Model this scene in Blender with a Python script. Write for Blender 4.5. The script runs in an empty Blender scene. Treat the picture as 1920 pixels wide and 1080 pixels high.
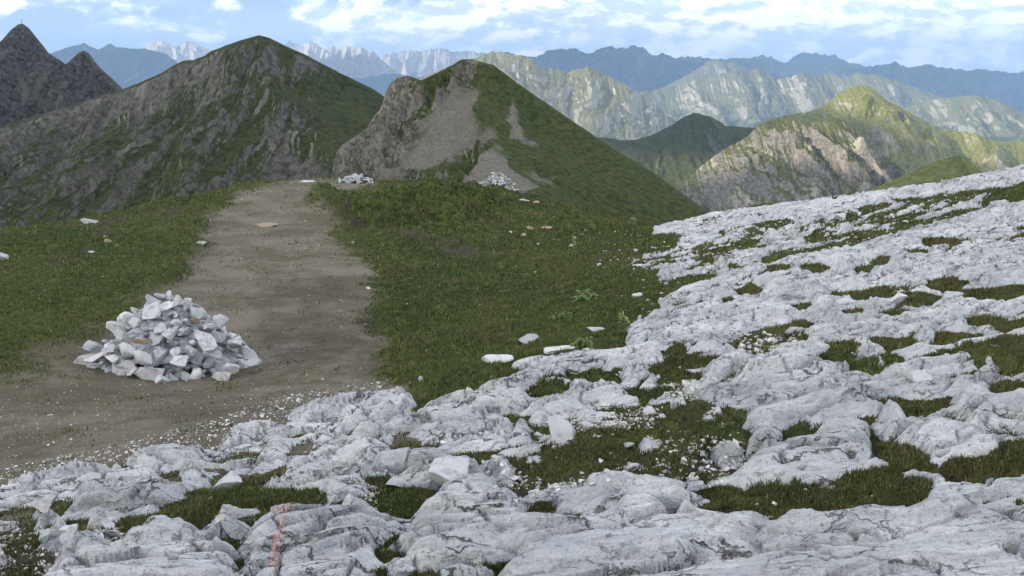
import bpy, math
import numpy as np
from math import radians as R, sin, cos, tan, pi
SC = bpy.context.scene
COL = SC.collection
# ---------------------------------------------------------------- camera, sky, sun, exposure
F = 1663.0; P = R(13.2); CP, SP = cos(P), sin(P)
cam_d = bpy.data.cameras.new('camera'); cam = bpy.data.objects.new('camera', cam_d); COL.objects.link(cam)
cam_d.sensor_width = 36; cam_d.lens = 36 * F / 1920; cam_d.clip_start = 0.05; cam_d.clip_end = 300000
cam.location = (0, 0, 0); cam.rotation_euler = (pi / 2 - P, 0, 0); SC.camera = cam
SC.view_settings.view_transform = 'Standard'; SC.view_settings.look = 'None'
SC.view_settings.exposure = 0.80; SC.view_settings.gamma = 1
SUN_EL = R(20.0); SUN_DIR = np.array([-0.86, -0.51])          # horizontal direction towards the sun
SUN_DIR = SUN_DIR / np.linalg.norm(SUN_DIR)
W = bpy.data.worlds.new("World"); SC.world = W; W.use_nodes = True
sd = bpy.data.lights.new('sun', 'SUN'); sd.energy = 5.0; sd.angle = R(0.5); sd.color = (1.0, 0.90, 0.74)
so = bpy.data.objects.new('sun', sd); COL.objects.link(so)
so.rotation_euler = (pi / 2 - SUN_EL, 0, math.atan2(SUN_DIR[1], SUN_DIR[0]) + pi / 2)

class NT:
    """short hand for building node trees"""
    def __init__(s, nt): s.nt = nt; s.n = nt.nodes; s.l = nt.links; s.n.clear()
    def node(s, t, **kw):
        o = s.n.new(t)
        for k, v in kw.items():
            if k.startswith('i_'):
                o.inputs[k[2:].replace('_', ' ')].default_value = v
            else: setattr(o, k, v)
        return o
    def put(s, sock, v):
        if hasattr(v, 'links') or isinstance(v, bpy.types.NodeSocket): s.l.new(v, sock)
        else:
            if isinstance(v, (tuple, list)) and len(v) == 3 and sock.type == 'RGBA': v = (*v, 1)
            sock.default_value = v
    def m(s, op, a, b=0.0, c=0.0, clamp=False):
        o = s.n.new('ShaderNodeMath'); o.operation = op; o.use_clamp = clamp
        s.put(o.inputs[0], a); s.put(o.inputs[1], b); s.put(o.inputs[2], c); return o.outputs[0]
    def mix(s, f, a, b, blend='MIX'):
        o = s.n.new('ShaderNodeMix'); o.data_type = 'RGBA'; o.blend_type = blend
        s.put(o.inputs[0], f); s.put(o.inputs[6], a); s.put(o.inputs[7], b); return o.outputs[2]
    def noise(s, vec, scale, detail=4.0, rough=0.55, dist=0.0, col=False):
        o = s.n.new('ShaderNodeTexNoise'); s.l.new(vec, o.inputs['Vector'])
        o.inputs['Scale'].default_value = scale; o.inputs['Detail'].default_value = detail
        o.inputs['Roughness'].default_value = rough; o.inputs['Distortion'].default_value = dist
        return o.outputs[1 if col else 0]
    def vor(s, vec, scale, feature='F1'):
        o = s.n.new('ShaderNodeTexVoronoi'); o.feature = feature; s.l.new(vec, o.inputs['Vector']); o.inputs['Scale'].default_value = scale
        return o.outputs[0]
    def vm(s, op, a, b=(0, 0, 0)):
        o = s.n.new('ShaderNodeVectorMath'); o.operation = op; s.put(o.inputs[0], a); s.put(o.inputs[1], b); return o.outputs[0]
    def step(s, v, lo, hi):
        o = s.n.new('ShaderNodeMapRange'); o.interpolation_type = 'SMOOTHSTEP'; s.put(o.inputs[0], v)
        s.put(o.inputs[1], lo); s.put(o.inputs[2], hi); o.inputs[3].default_value = 0; o.inputs[4].default_value = 1; return o.outputs[0]
    def attr(s, name): o = s.n.new('ShaderNodeAttribute'); o.attribute_name = name; return o.outputs['Fac']
    def pos(s): return s.n.new('ShaderNodeNewGeometry').outputs['Position']

def build_world():
    t = NT(W.node_tree)
    out = t.node('ShaderNodeOutputWorld'); bg = t.node('ShaderNodeBackground')
    sky = t.node('ShaderNodeTexSky'); sky.sky_type = 'NISHITA'; sky.sun_disc = False
    sky.sun_elevation = SUN_EL; sky.sun_rotation = math.atan2(SUN_DIR[0], SUN_DIR[1])
    sky.altitude = 2400; sky.air_density = 1.0; sky.dust_density = 0.6; sky.ozone_density = 1.6
    g = t.node('ShaderNodeTexCoord').outputs['Generated']
    sep = t.node('ShaderNodeSeparateXYZ'); t.l.new(g, sep.inputs[0]); x, y, z = sep.outputs
    zc = t.m('MAXIMUM', z, 0.0)
    cmb = t.node('ShaderNodeCombineXYZ'); t.l.new(x, cmb.inputs[0]); t.l.new(y, cmb.inputs[1]); t.l.new(t.m('MULTIPLY', z, 2.3), cmb.inputs[2])
    v = cmb.outputs[0]
    v2 = t.vm('ADD', v, (0.010, 0.0, -0.016))           # a little lower: what lies below a point of cloud
    def dens(vv):
        a = t.noise(vv, 11.0, 9, 0.62, 0.2); b = t.noise(vv, 2.1, 3, 0.5)
        return t.m('ADD', t.m('MULTIPLY', a, 0.72), t.m('MULTIPLY', b, 0.36))
    d1 = dens(v); d2 = dens(v2)
    # more cloud to the right, little at the far left
    side = t.step(x, -0.42, 0.10)
    bias = t.m('ADD', t.m('MULTIPLY', side, 0.145), -0.085)
    low = t.m('MULTIPLY', t.step(z, 0.045, 0.0), -0.02)
    dd = t.m('ADD', t.m('ADD', d1, bias), low)
    cov = t.step(dd, 0.455, 0.55)
    lit = t.step(t.m('SUBTRACT', d1, d2), -0.045, 0.05)
    thick = t.step(dd, 0.60, 0.74)
    # grey-blue undersides, cream-white tops
    shade = t.m('MULTIPLY', lit, t.m('SUBTRACT', 1.0, t.m('MULTIPLY', thick, 0.35)))
    ccol = t.mix(shade, (9.2, 10.4, 12.4), (19.0, 18.4, 17.6))
    # thin veil and bands near the horizon
    cmb2 = t.node('ShaderNodeCombineXYZ'); t.l.new(x, cmb2.inputs[0]); t.l.new(y, cmb2.inputs[1]); t.l.new(t.m('MULTIPLY', z, 16), cmb2.inputs[2])
    band = t.step(t.noise(cmb2.outputs[0], 3.2, 5, 0.55, 0.2), 0.42, 0.66)
    veil = t.m('MULTIPLY', t.m('MULTIPLY', band, 0.42), t.m('ADD', t.m('MULTIPLY', side, 0.6), 0.4))
    base = t.mix(t.m('MULTIPLY', t.step(z, 0.10, 0.0), 0.62), t.mix(1.0, sky.outputs[0], (1.15, 1.10, 1.12), 'MULTIPLY'), (9.4, 11.0, 13.2))
    c = t.mix(veil, base, (13.5, 13.9, 14.8))
    c = t.mix(t.m('MULTIPLY', cov, 0.93), c, ccol)
    t.l.new(c, bg.inputs['Color']); bg.inputs['Strength'].default_value = 0.085
    t.l.new(bg.outputs[0], out.inputs[0])
build_world()

# ---------------------------------------------------------------- helpers
def px(u, v, D):
    """the point at forward distance D that photo pixel (u, v) looks at"""
    u = np.asarray(u, float); v = np.asarray(v, float); D = np.asarray(D, float)
    a = (u - 960) / F; b = (540 - v) / F
    k = D / (CP + b * SP)
    return np.stack([a * k, D + 0 * a, k * (-SP + b * CP)], -1)
def proj(x, y, z):
    dep = y * CP - z * SP; up = y * SP + z * CP
    dep = np.maximum(dep, 0.05)
    return 960 + F * x / dep, 540 - F * up / dep

rs = np.random.RandomState(7)
PERM = rs.permutation(256); PERM = np.concatenate([PERM, PERM, PERM])
GA = rs.rand(256) * 2 * pi; GX, GY = np.cos(GA), np.sin(GA)
def pn(x, y, seed=0):
    x = np.asarray(x, float) + seed * 17.37; y = np.asarray(y, float) - seed * 9.71
    xi = np.floor(x).astype(np.int64); yi = np.floor(y).astype(np.int64)
    xf = x - xi; yf = y - yi; xi &= 255; yi &= 255
    u = xf * xf * xf * (xf * (xf * 6 - 15) + 10); v = yf * yf * yf * (yf * (yf * 6 - 15) + 10)
    def g(ix, iy, dx, dy):
        h = PERM[PERM[ix] + iy]; return GX[h] * dx + GY[h] * dy
    a = g(xi, yi, xf, yf); b = g(xi + 1, yi, xf - 1, yf); c = g(xi, yi + 1, xf, yf - 1); d = g(xi + 1, yi + 1, xf - 1, yf - 1)
    return (a + u * (b - a) + v * ((c + u * (d - c)) - (a + u * (b - a)))) * 1.4
def fbm(x, y, o=5, seed=0, rough=0.5):
    s = 0; a = 1.0; f = 1.0; n = 0
    for i in range(o):
        s = s + a * pn(x * f, y * f, seed + i); n += a; a *= rough; f *= 2.03
    return s / n
def ridged(x, y, o=5, seed=0, rough=0.5):
    s = 0; a = 1.0; f = 1.0; n = 0; w = 1.0
    for i in range(o):
        r = 1 - np.abs(pn(x * f, y * f, seed + i)) * 1.6; r = np.clip(r, 0, 1) ** 1.6
        s = s + a * r * w; w = np.clip(r * 1.3, 0.2, 1); n += a; a *= rough; f *= 2.05
    return s / n
def worley(x, y, seed=0):
    xi = np.floor(x).astype(np.int64); yi = np.floor(y).astype(np.int64)
    f1 = np.full(x.shape, 9.0); f2 = np.full(x.shape, 9.0); idd = np.zeros(x.shape); tl = np.zeros(x.shape)
    for dx in (-1, 0, 1):
        for dy in (-1, 0, 1):
            cx = xi + dx; cy = yi + dy
            h = PERM[PERM[(cx + seed) & 255] + (cy & 255)]; h2 = PERM[h + 37]; h3 = PERM[h2 + 11]
            px_ = cx + 0.1 + 0.8 * h / 255.; py_ = cy + 0.1 + 0.8 * h2 / 255.
            d = np.hypot(x - px_, y - py_)
            c = d < f1
            f2 = np.where(c, f1, np.minimum(f2, d)); idd = np.where(c, h3 / 255., idd); f1 = np.where(c, d, f1)
            tl = np.where(c, (x - px_) * (h / 127.5 - 1) + (y - py_) * (h2 / 127.5 - 1), tl)
    return f1, f2, idd, tl
def sstep(x, a, b):
    t = np.clip((x - a) / (b - a), 0, 1); return t * t * (3 - 2 * t)

class RBF:
    """surface through scattered points: 'lin' keeps creases along dense lines, 'tps' is smooth"""
    def __init__(s, pts, kind='lin', lam=0.0):
        pts = np.asarray(pts, float); s.c = pts[:, :2].copy(); s.kind = kind
        s.o = s.c.mean(0); s.sc = np.abs(s.c - s.o).max(); q = (s.c - s.o) / s.sc; s.q = q
        n = len(q); d = np.hypot(q[:, None, 0] - q[None, :, 0], q[:, None, 1] - q[None, :, 1])
        K = s.phi(d) + lam * np.eye(n)
        Pm = np.c_[np.ones(n), q]; A = np.zeros((n + 3, n + 3)); A[:n, :n] = K; A[:n, n:] = Pm; A[n:, :n] = Pm.T
        s.w = np.linalg.lstsq(A, np.r_[pts[:, 2], 0, 0, 0], rcond=None)[0]
    def phi(s, d):
        return -d if s.kind == 'lin' else d * d * np.log(d + 1e-9)
    def __call__(s, x, y):
        sh = np.shape(x); x = (np.ravel(x) - s.o[0]) / s.sc; y = (np.ravel(y) - s.o[1]) / s.sc
        out = np.empty(len(x)); n = len(s.q)
        for i in range(0, len(x), 40000):
            a = x[i:i + 40000]; b = y[i:i + 40000]
            d = np.hypot(a[:, None] - s.q[None, :, 0], b[:, None] - s.q[None, :, 1])
            out[i:i + 40000] = s.phi(d) @ s.w[:n] + s.w[n] + s.w[n + 1] * a + s.w[n + 2] * b
        return out.reshape(sh)

def tag(o, label=None, cat=None, group=None, kind=None):
    if label: o['label'] = label
    if cat: o['category'] = cat
    if group: o['group'] = group
    if kind: o['kind'] = kind
    return o
def mesh_np(name, V, Fq, mat=None, smooth=True, attrs=None, parent=None):
    me = bpy.data.meshes.new(name); V = np.ascontiguousarray(V, np.float32); Fq = np.ascontiguousarray(Fq, np.int32)
    k = Fq.shape[1]; me.vertices.add(len(V)); me.vertices.foreach_set('co', V.ravel())
    me.loops.add(Fq.size); me.loops.foreach_set('vertex_index', Fq.ravel())
    me.polygons.add(len(Fq)); me.polygons.foreach_set('loop_start', np.arange(0, Fq.size, k, dtype=np.int32))
    me.polygons.foreach_set('use_smooth', np.full(len(Fq), smooth, bool))
    me.update(calc_edges=True)
    for a, v in (attrs or {}).items():
        at = me.attributes.new(a, 'FLOAT', 'POINT'); at.data.foreach_set('value', np.ascontiguousarray(v, np.float32).ravel())
    if mat: me.materials.append(mat)
    o = bpy.data.objects.new(name, me); COL.objects.link(o)
    if parent: o.parent = parent
    return o
def grid_faces(nr, nc):
    i = np.arange(nr - 1)[:, None] * nc + np.arange(nc - 1)[None, :]
    return np.stack([i, i + 1, i + nc + 1, i + nc], -1).reshape(-1, 4)
def sub_mesh(name, V, Fq, keep, mat, attrs=None, **k):
    Fk = Fq[keep]; used = np.unique(Fk); mp = np.full(len(V), -1); mp[used] = np.arange(len(used))
    return mesh_np(name, V[used], mp[Fk], mat, attrs={a: np.ravel(v)[used] for a, v in (attrs or {}).items()}, **k)
def dens(pl, n=6):
    """densify a polyline of (u, v, D) rows"""
    pl = np.asarray(pl, float); out = []
    for a, b in zip(pl[:-1], pl[1:]):
        for t in np.linspace(0, 1, n, endpoint=False): out.append(a + (b - a) * t)
    out.append(pl[-1]); return np.array(out)

# ---------------------------------------------------------------- materials
def new_mat(name, rough=0.9, spec=0.25):
    m = bpy.data.materials.new(name); m.use_nodes = True; t = NT(m.node_tree)
    out = t.node('ShaderNodeOutputMaterial'); b = t.node('ShaderNodeBsdfPrincipled')
    b.inputs['Roughness'].default_value = rough; b.inputs['Specular IOR Level'].default_value = spec
    t.l.new(b.outputs[0], out.inputs[0]); t.b = b; return m, t
def bump(t, h, dist, strength=1.0):
    o = t.node('ShaderNodeBump'); t.l.new(h, o.inputs['Height']); o.inputs['Distance'].default_value = dist
    o.inputs['Strength'].default_value = strength; t.l.new(o.outputs[0], t.b.inputs['Normal']); return o

def mat_limestone():
    m, t = new_mat('limestone', 0.85, 0.3); p = t.pos()
    n1 = t.noise(p, 1.3, 5, 0.6); n2 = t.noise(p, 9, 6, 0.68); n3 = t.noise(p, 45, 5, 0.75)
    st = t.vm('MULTIPLY', p, (0.5, 1.6, 1.6)); n4 = t.noise(st, 16, 6, 0.7, 0.5)
    c = t.mix(t.step(n1, 0.33, 0.68), (0.50, 0.512, 0.535), (0.715, 0.725, 0.735))
    c = t.mix(t.m('MULTIPLY', t.step(n4, 0.54, 0.70), 0.65), c, (0.27, 0.275, 0.285))
    c = t.mix(t.m('MULTIPLY', t.step(n2, 0.42, 0.28), 0.45), c, (0.50, 0.45, 0.36))
    c = t.mix(t.m('MULTIPLY', t.step(n3, 0.54, 0.66), 0.65), c, (0.15, 0.15, 0.15))
    c = t.mix(t.m('MULTIPLY', t.step(n3, 0.42, 0.32), 0.4), c, (0.68, 0.68, 0.67))
    c = t.mix(t.m('MULTIPLY', t.attr('crack'), 0.8), c, (0.06, 0.055, 0.042))
    wv = t.vm('ADD', t.vm('MULTIPLY', p, (0.55, 1.7, 0.8)), t.vm('MULTIPLY', t.noise(p, 2.6, 5, 0.65, 0, True), (0.55, 0.55, 0.55)))
    fa = t.m('MULTIPLY', t.step(t.vor(wv, 2.3, 'DISTANCE_TO_EDGE'), 0.030, 0.004), t.step(t.noise(p, 1.9, 3, 0.6), 0.46, 0.58))
    fb = t.m('MULTIPLY', t.step(t.vor(wv, 6.5, 'DISTANCE_TO_EDGE'), 0.045, 0.008), t.step(t.noise(p, 3.1, 3, 0.6), 0.52, 0.62))
    fis = t.m('MAXIMUM', fa, t.m('MULTIPLY', fb, 0.75))
    c = t.mix(t.m('MULTIPLY', fis, 0.85), c, (0.055, 0.050, 0.040))
    stain = t.step(t.noise(t.vm('MULTIPLY', p, (0.35, 1.3, 0.9)), 2.2, 6, 0.68, 0.4), 0.50, 0.66); c = t.mix(t.m('MULTIPLY', stain, 0.26), c, (0.26, 0.265, 0.275))
    t.put(t.b.inputs['Base Color'], c)
    h = t.m('ADD', t.m('MULTIPLY', n3, 0.45), t.m('ADD', n2, n4)); h = t.m('SUBTRACT', h, t.m('MULTIPLY', fis, 0.9))
    bump(t, h, 0.05, 1.0); return m
def mat_stone():
    m, t = new_mat('loose_limestone', 0.85, 0.3)
    p = t.node('ShaderNodeTexCoord').outputs['Object']; ri = t.node('ShaderNodeObjectInfo').outputs['Random']
    n2 = t.noise(t.pos(), 12, 6, 0.65); n3 = t.noise(t.pos(), 70, 3, 0.7)
    tint = t.mix(ri, (0.30, 0.31, 0.33), (0.54, 0.54, 0.535))
    c = t.mix(t.m('MULTIPLY', t.step(n2, 0.48, 0.66), 0.8), tint, (0.24, 0.24, 0.245))
    c = t.mix(t.m('MULTIPLY', t.step(n2, 0.42, 0.28), 0.5), c, (0.50, 0.43, 0.31))
    c = t.mix(t.m('MULTIPLY', t.step(n3, 0.6, 0.72), 0.4), c, (0.22, 0.22, 0.22))
    t.put(t.b.inputs['Base Color'], c); bump(t, t.m('ADD', n2, t.m('MULTIPLY', n3, 0.3)), 0.02, 0.7); return m
def mat_tan():
    m, t = new_mat('tan_stone', 0.9, 0.2); n = t.noise(t.pos(), 14, 6, 0.65)
    t.put(t.b.inputs['Base Color'], t.mix(n, (0.16, 0.12, 0.075), (0.42, 0.34, 0.24))); bump(t, n, 0.02, 0.7); return m
def mat_ground():
    m, t = new_mat('turf_and_gravel', 0.95, 0.1); p = t.pos()
    n1 = t.noise(p, 0.7, 4, 0.6); n2 = t.noise(p, 5, 5, 0.6); n3 = t.noise(p, 28, 5, 0.7); n4 = t.noise(p, 110, 3, 0.7)
    turf = t.mix(t.step(n2, 0.35, 0.65), (0.030, 0.045, 0.012), (0.085, 0.105, 0.028))
    turf = t.mix(t.m('MULTIPLY', t.step(n1, 0.50, 0.70), 0.65), turf, (0.095, 0.070, 0.035))
    turf = t.mix(t.m('MULTIPLY', t.step(n3, 0.50, 0.70), 0.6), turf, (0.022, 0.020, 0.012))
    grav = t.mix(t.step(n1, 0.35, 0.65), (0.100, 0.085, 0.060), (0.190, 0.168, 0.135))
    grav = t.mix(t.m('MULTIPLY', t.step(n3, 0.42, 0.62), 0.55), grav, (0.115, 0.098, 0.070))
    grav = t.mix(t.m('MULTIPLY', t.m('MULTIPLY', t.step(n2, 0.45, 0.62), t.step(t.noise(p, 0.33, 3, 0.5), 0.40, 0.58)), 0.6), grav, (0.080, 0.078, 0.038))
    peb = t.step(t.noise(p, 75, 2, 0.5), 0.66, 0.71)
    grav = t.mix(t.m('MULTIPLY', peb, 0.5), grav, (0.42, 0.41, 0.39))
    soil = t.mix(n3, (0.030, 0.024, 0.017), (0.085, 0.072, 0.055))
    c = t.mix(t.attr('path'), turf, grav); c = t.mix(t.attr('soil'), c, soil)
    t.put(t.b.inputs['Base Color'], c)
    bump(t, t.m('ADD', n3, t.m('MULTIPLY', n4, 0.5)), 0.03, 0.9); return m
def mat_grass():
    m, t = new_mat('grass_blades', 0.7, 0.2); p = t.pos()
    a = t.attr('tone'); n = t.noise(p, 1.1, 4, 0.6); n2 = t.noise(p, 0.35, 3, 0.5)
    c = t.mix(a, (0.024, 0.040, 0.011), (0.105, 0.140, 0.040))
    c = t.mix(t.m('MULTIPLY', t.step(n, 0.47, 0.62), 0.45), c, (0.080, 0.062, 0.030))
    c = t.mix(t.m('MULTIPLY', t.step(n2, 0.50, 0.62), 0.45), c, (0.105, 0.115, 0.036))
    c = t.mix(t.m('MULTIPLY', t.step(n2, 0.46, 0.38), 0.45), c, (0.034, 0.056, 0.015))
    c = t.mix(t.m('MULTIPLY', t.attr('dry'), 0.6), c, t.mix(a, (0.045, 0.036, 0.016), (0.125, 0.112, 0.045)))
    c = t.mix(t.m('MULTIPLY', t.step(a, 0.93, 0.98), 0.8), c, (0.25, 0.19, 0.10))
    t.put(t.b.inputs['Base Color'], c); t.b.inputs['Subsurface Weight'].default_value = 0.0; return m

def mat_hill(name, green1, green2, rock1, rock2, scree, size, bumpd, veg_bias=0.0, slope=(0.62, 0.82), streak=0.5, attr_veg=False, det=6, forest=None):
    """grass and rock by steepness and noise; size = size of patches in metres"""
    m, t = new_mat(name, 0.95, 0.1); geo = t.node('ShaderNodeNewGeometry'); p = geo.outputs['Position']
    sp = t.node('ShaderNodeSeparateXYZ'); t.l.new(geo.outputs['Normal'], sp.inputs[0]); nz = sp.outputs[2]
    st = t.vm('MULTIPLY', p, (1, 0.28, 0.28))
    na = t.noise(p, 1 / size, det, 0.62); nb = t.noise(st, 3.0 / size, det, 0.62, 0.4); nc = t.noise(p, 9.0 / size, 5, 0.65)
    g = t.mix(t.step(nc, 0.36, 0.64), green1, green2)
    r = t.mix(t.step(nc, 0.34, 0.66), rock1, rock2)
    r = t.mix(t.m('MULTIPLY', t.step(nb, 0.52, 0.66), 0.8), r, scree)
    v = t.m('ADD', t.m('MULTIPLY', t.m('SUBTRACT', nb, 0.5), streak * 2), t.m('MULTIPLY', t.m('SUBTRACT', na, 0.5), 1.4))
    v = t.m('ADD', v, t.m('MULTIPLY', t.m('SUBTRACT', nc, 0.5), 0.55))
    v = t.m('ADD', v, t.m('ADD', t.m('MULTIPLY', t.step(nz, slope[0], slope[1]), 1.0), veg_bias - 0.5))
    if attr_veg: v = t.m('ADD', v, t.attr('veg'))
    c = t.mix(t.step(v, -0.10, 0.14), r, g)
    if forest is not None:
        fz = t.node('ShaderNodeSeparateXYZ'); t.l.new(p, fz.inputs[0]); ff = t.m('ADD', t.m('MULTIPLY', t.m('SUBTRACT', na, 0.5), 700), t.m('MULTIPLY', t.m('SUBTRACT', nc, 0.5), 500))
        c = t.mix(t.m('MULTIPLY', t.step(t.m('ADD', fz.outputs[2], ff), forest, forest - 70), 0.85), c, (0.030, 0.050, 0.026))
    if attr_veg:
        nd = t.noise(p, 40.0 / size, 5, 0.7)
        c = t.mix(t.attr('scree'), c, t.mix(t.step(nd, 0.38, 0.62), rock1, t.mix(t.step(nc, 0.4, 0.6), scree, rock2)))
    t.put(t.b.inputs['Base Color'], c)
    bump(t, t.m('ADD', t.m('MULTIPLY', nc, 0.5), nb), bumpd, 0.9); return m

# ---------------------------------------------------------------- unseen clouds added above the frame to cast shadows on the land
def icos(n):
    import bmesh
    bm = bmesh.new(); bmesh.ops.create_icosphere(bm, subdivisions=n, radius=1.0)
    bm.verts.ensure_lookup_table(); V = np.array([v.co[:] for v in bm.verts]); T = np.array([[v.index for v in f.verts] for f in bm.faces]); bm.free(); return V, T
ICO = {n: icos(n) for n in (1, 2, 3, 4, 5)}
mc, t = new_mat('shade_cloud_white', 1.0, 0.0); t.put(t.b.inputs['Base Color'], (0.9, 0.9, 0.92))
def shade_cloud(tx, ty, rx, ry, alt, seed, tz=0):
    """an unseen cumulus added to shade the land round (tx, ty)"""
    off = (alt - tz) / tan(SUN_EL); c = np.array([tx + SUN_DIR[0] * off, ty + SUN_DIR[1] * off, alt])
    V, T = ICO[5]; V = V.copy(); a = np.arctan2(V[:, 1], V[:, 0])
    n = fbm(V[:, 0] * 1.7 + seed, V[:, 1] * 1.7 + V[:, 2], 5, seed, 0.6); k = 1 + 0.45 * n + 0.15 * fbm(V[:, 0] * 6, V[:, 1] * 6 + V[:, 2] * 3, 4, seed + 2)
    V = V * k[:, None]; V[:, 2] = np.where(V[:, 2] < 0, V[:, 2] * 0.35, V[:, 2])
    o = mesh_np('shade_cloud', V * np.array([rx, ry, min(rx, ry) * 0.16]) + c, T, mc); tag(o, kind='structure')
mc_thin, t = new_mat('thin_shade_cloud_white', 1.0, 0.0); t.put(t.b.inputs['Base Color'], (0.9, 0.9, 0.92)); t.put(t.b.inputs['Alpha'], 0.47)
shade_cloud(-290, 460, 760, 800, 1800, 3); COL.objects[-1].data.materials[0] = mc_thin
shade_cloud(200, 1950, 430, 420, 2000, 8)
shade_cloud(-5600, 12800, 2700, 1900, 2600, 11, 200); shade_cloud(1700, 14300, 2100, 1800, 2600, 15, 200); shade_cloud(5800, 17600, 3200, 2000, 2600, 19, 300)
shade_cloud(7700, 13300, 3000, 1700, 2600, 23, 100); shade_cloud(-1500, 14900, 2200, 1200, 2600, 29, 0)

# ---------------------------------------------------------------- far ranges
def far_range(name, sil, D, mat, slope=0.62, length=None, jag=1.0, jfreq=14, lam=60, amp=0.5, step=1.6, rows=110, seed=1, D2=None, smooth_px=60, rough=0.55, spur=0.0):
    """a mountain range: crest line through the silhouette points at distance D (left end) to D2 (right end), falling towards and away from us"""
    sil = np.asarray(sil, float); D2 = D2 or D; us = np.arange(sil[0, 0], sil[-1, 0] + 1e-3, step)
    vs = np.interp(us, sil[:, 0], sil[:, 1])
    vs = vs + jag * (fbm(us / jfreq, us * 0 + 3.3, 5, seed, 0.62) * 1.3 - 0.1 * np.abs(pn(us / 5., us * 0, seed + 3)))
    Ds = D + (D2 - D) * (us - us[0]) / (us[-1] - us[0]); Ds = Ds * (1 + 0.035 * fbm(us / 130., us * 0 + 7, 3, seed + 5))
    C = px(us, vs, Ds); x, y0, z0 = C.T
    k = max(3, int(smooth_px / step)); ker = np.hanning(k + 2)[1:-1]; ker /= ker.sum()
    zs = np.convolve(np.pad(z0, (k, k), 'edge'), ker, 'same')[k:-k]
    L = length or D * 0.16; mpx = D / F; lm = lam * mpx
    tt = np.linspace(0, 1, rows) ** 1.25; d = (tt * L)[:, None]
    w = sstep(d, 0, smooth_px * mpx * 2.5)
    X = x[None] + 0 * d; wob = lm * 0.35 * fbm(X / lm, d / lm + seed, 3, seed + 9)
    Z = z0[None] * (1 - w) + (zs[None] + 0.0) * w - slope * d * (1 - 0.15 * d / L)
    gx = (X + wob) / lm + (d / lm) * spur
    e = ridged(gx, d / lm * 0.32 + seed, 6, seed + 20, rough) - 0.42
    e2 = fbm(gx * 6, d / lm * 3, 5, seed + 30, 0.6)
    A = amp * lm * sstep(d, 0, lm * 0.9); Z = Z + A * e + 0.06 * lm * sstep(d, 0, lm * 0.15) * e2
    Y = y0[None] - d * (1 + 0.0 * X)
    db = np.array([1.0, 0.6, 0.3, 0.12, 0.04])[:, None] * L * 0.5
    Zb = z0[None] - slope * 1.1 * db + 0.02 * lm * fbm(X[:1] / lm * 5, db / lm, 3, seed)
    X = np.vstack([x[None] + 0 * db, X]); Y = np.vstack([y0[None] + db, Y]); Z = np.vstack([Zb, Z])
    o = mesh_np(name, np.stack([X, Y, Z], -1).reshape(-1, 3), grid_faces(*X.shape)[:, ::-1], mat)
    return tag(o, kind='structure')

M_dark = mat_hill('shade_toned_far_rock', (0.020, 0.032, 0.022), (0.035, 0.05, 0.028), (0.05, 0.052, 0.055), (0.10, 0.10, 0.10), (0.17, 0.17, 0.17), 500, 60, -0.15)  # cloud shade on the blue ranges is partly put into these dark tones
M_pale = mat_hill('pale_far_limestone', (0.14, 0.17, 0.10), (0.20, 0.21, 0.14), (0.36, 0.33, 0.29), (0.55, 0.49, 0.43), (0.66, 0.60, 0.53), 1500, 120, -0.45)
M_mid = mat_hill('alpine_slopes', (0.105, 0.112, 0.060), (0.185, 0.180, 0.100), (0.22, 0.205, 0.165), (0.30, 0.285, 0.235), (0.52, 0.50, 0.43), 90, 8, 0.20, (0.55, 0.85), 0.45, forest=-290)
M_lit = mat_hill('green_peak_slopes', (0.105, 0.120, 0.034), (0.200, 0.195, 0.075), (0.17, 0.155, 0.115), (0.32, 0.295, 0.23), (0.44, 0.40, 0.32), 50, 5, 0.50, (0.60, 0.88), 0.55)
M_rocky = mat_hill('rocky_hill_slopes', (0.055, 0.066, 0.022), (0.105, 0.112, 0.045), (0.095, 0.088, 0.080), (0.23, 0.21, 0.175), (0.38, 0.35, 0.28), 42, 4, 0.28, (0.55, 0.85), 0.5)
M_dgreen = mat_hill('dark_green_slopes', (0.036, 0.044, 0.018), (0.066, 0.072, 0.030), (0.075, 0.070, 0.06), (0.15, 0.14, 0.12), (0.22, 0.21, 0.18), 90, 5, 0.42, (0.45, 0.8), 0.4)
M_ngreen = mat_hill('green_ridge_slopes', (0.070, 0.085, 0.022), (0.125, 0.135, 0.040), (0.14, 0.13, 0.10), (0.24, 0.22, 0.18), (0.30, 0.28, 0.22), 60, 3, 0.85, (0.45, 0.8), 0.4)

far_range('far_mountain_range', [(540, 75), (560, 84), (585, 79), (600, 88), (612, 92), (625, 86), (640, 95), (655, 88), (668, 92), (682, 90), (696, 100), (712, 108), (725, 100), (745, 98), (765, 95), (790, 96), (805, 93), (825, 90), (838, 92), (852, 98), (870, 96), (900, 98), (930, 104), (960, 112), (1000, 118), (1040, 120)],
          18500, M_pale, slope=0.75, jag=5, jfreq=9, lam=38, amp=0.9, seed=11, smooth_px=25, step=1.0, length=3800, spur=0.25)
far_range('rugged_limestone_range', [(520, 96), (560, 90), (575, 82), (588, 84), (600, 92), (622, 90), (640, 94), (652, 87), (665, 92), (678, 88), (690, 100), (700, 97), (712, 108), (722, 118), (735, 130), (760, 145), (800, 160)],
          15800, M_pale, slope=0.85, jag=5, jfreq=8, lam=34, amp=1.0, seed=14, smooth_px=20, step=1.0, length=3200, spur=0.3)
far_range('pink_limestone_peaks', [(240, 100), (270, 88), (285, 78), (305, 77), (325, 84), (340, 86), (350, 76), (362, 79), (378, 88), (395, 94), (420, 100), (460, 104)],
          16500, M_pale, slope=0.8, jag=2.0, jfreq=10, lam=34, amp=0.9, seed=17, smooth_px=20, step=1.0, length=2600)
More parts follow.
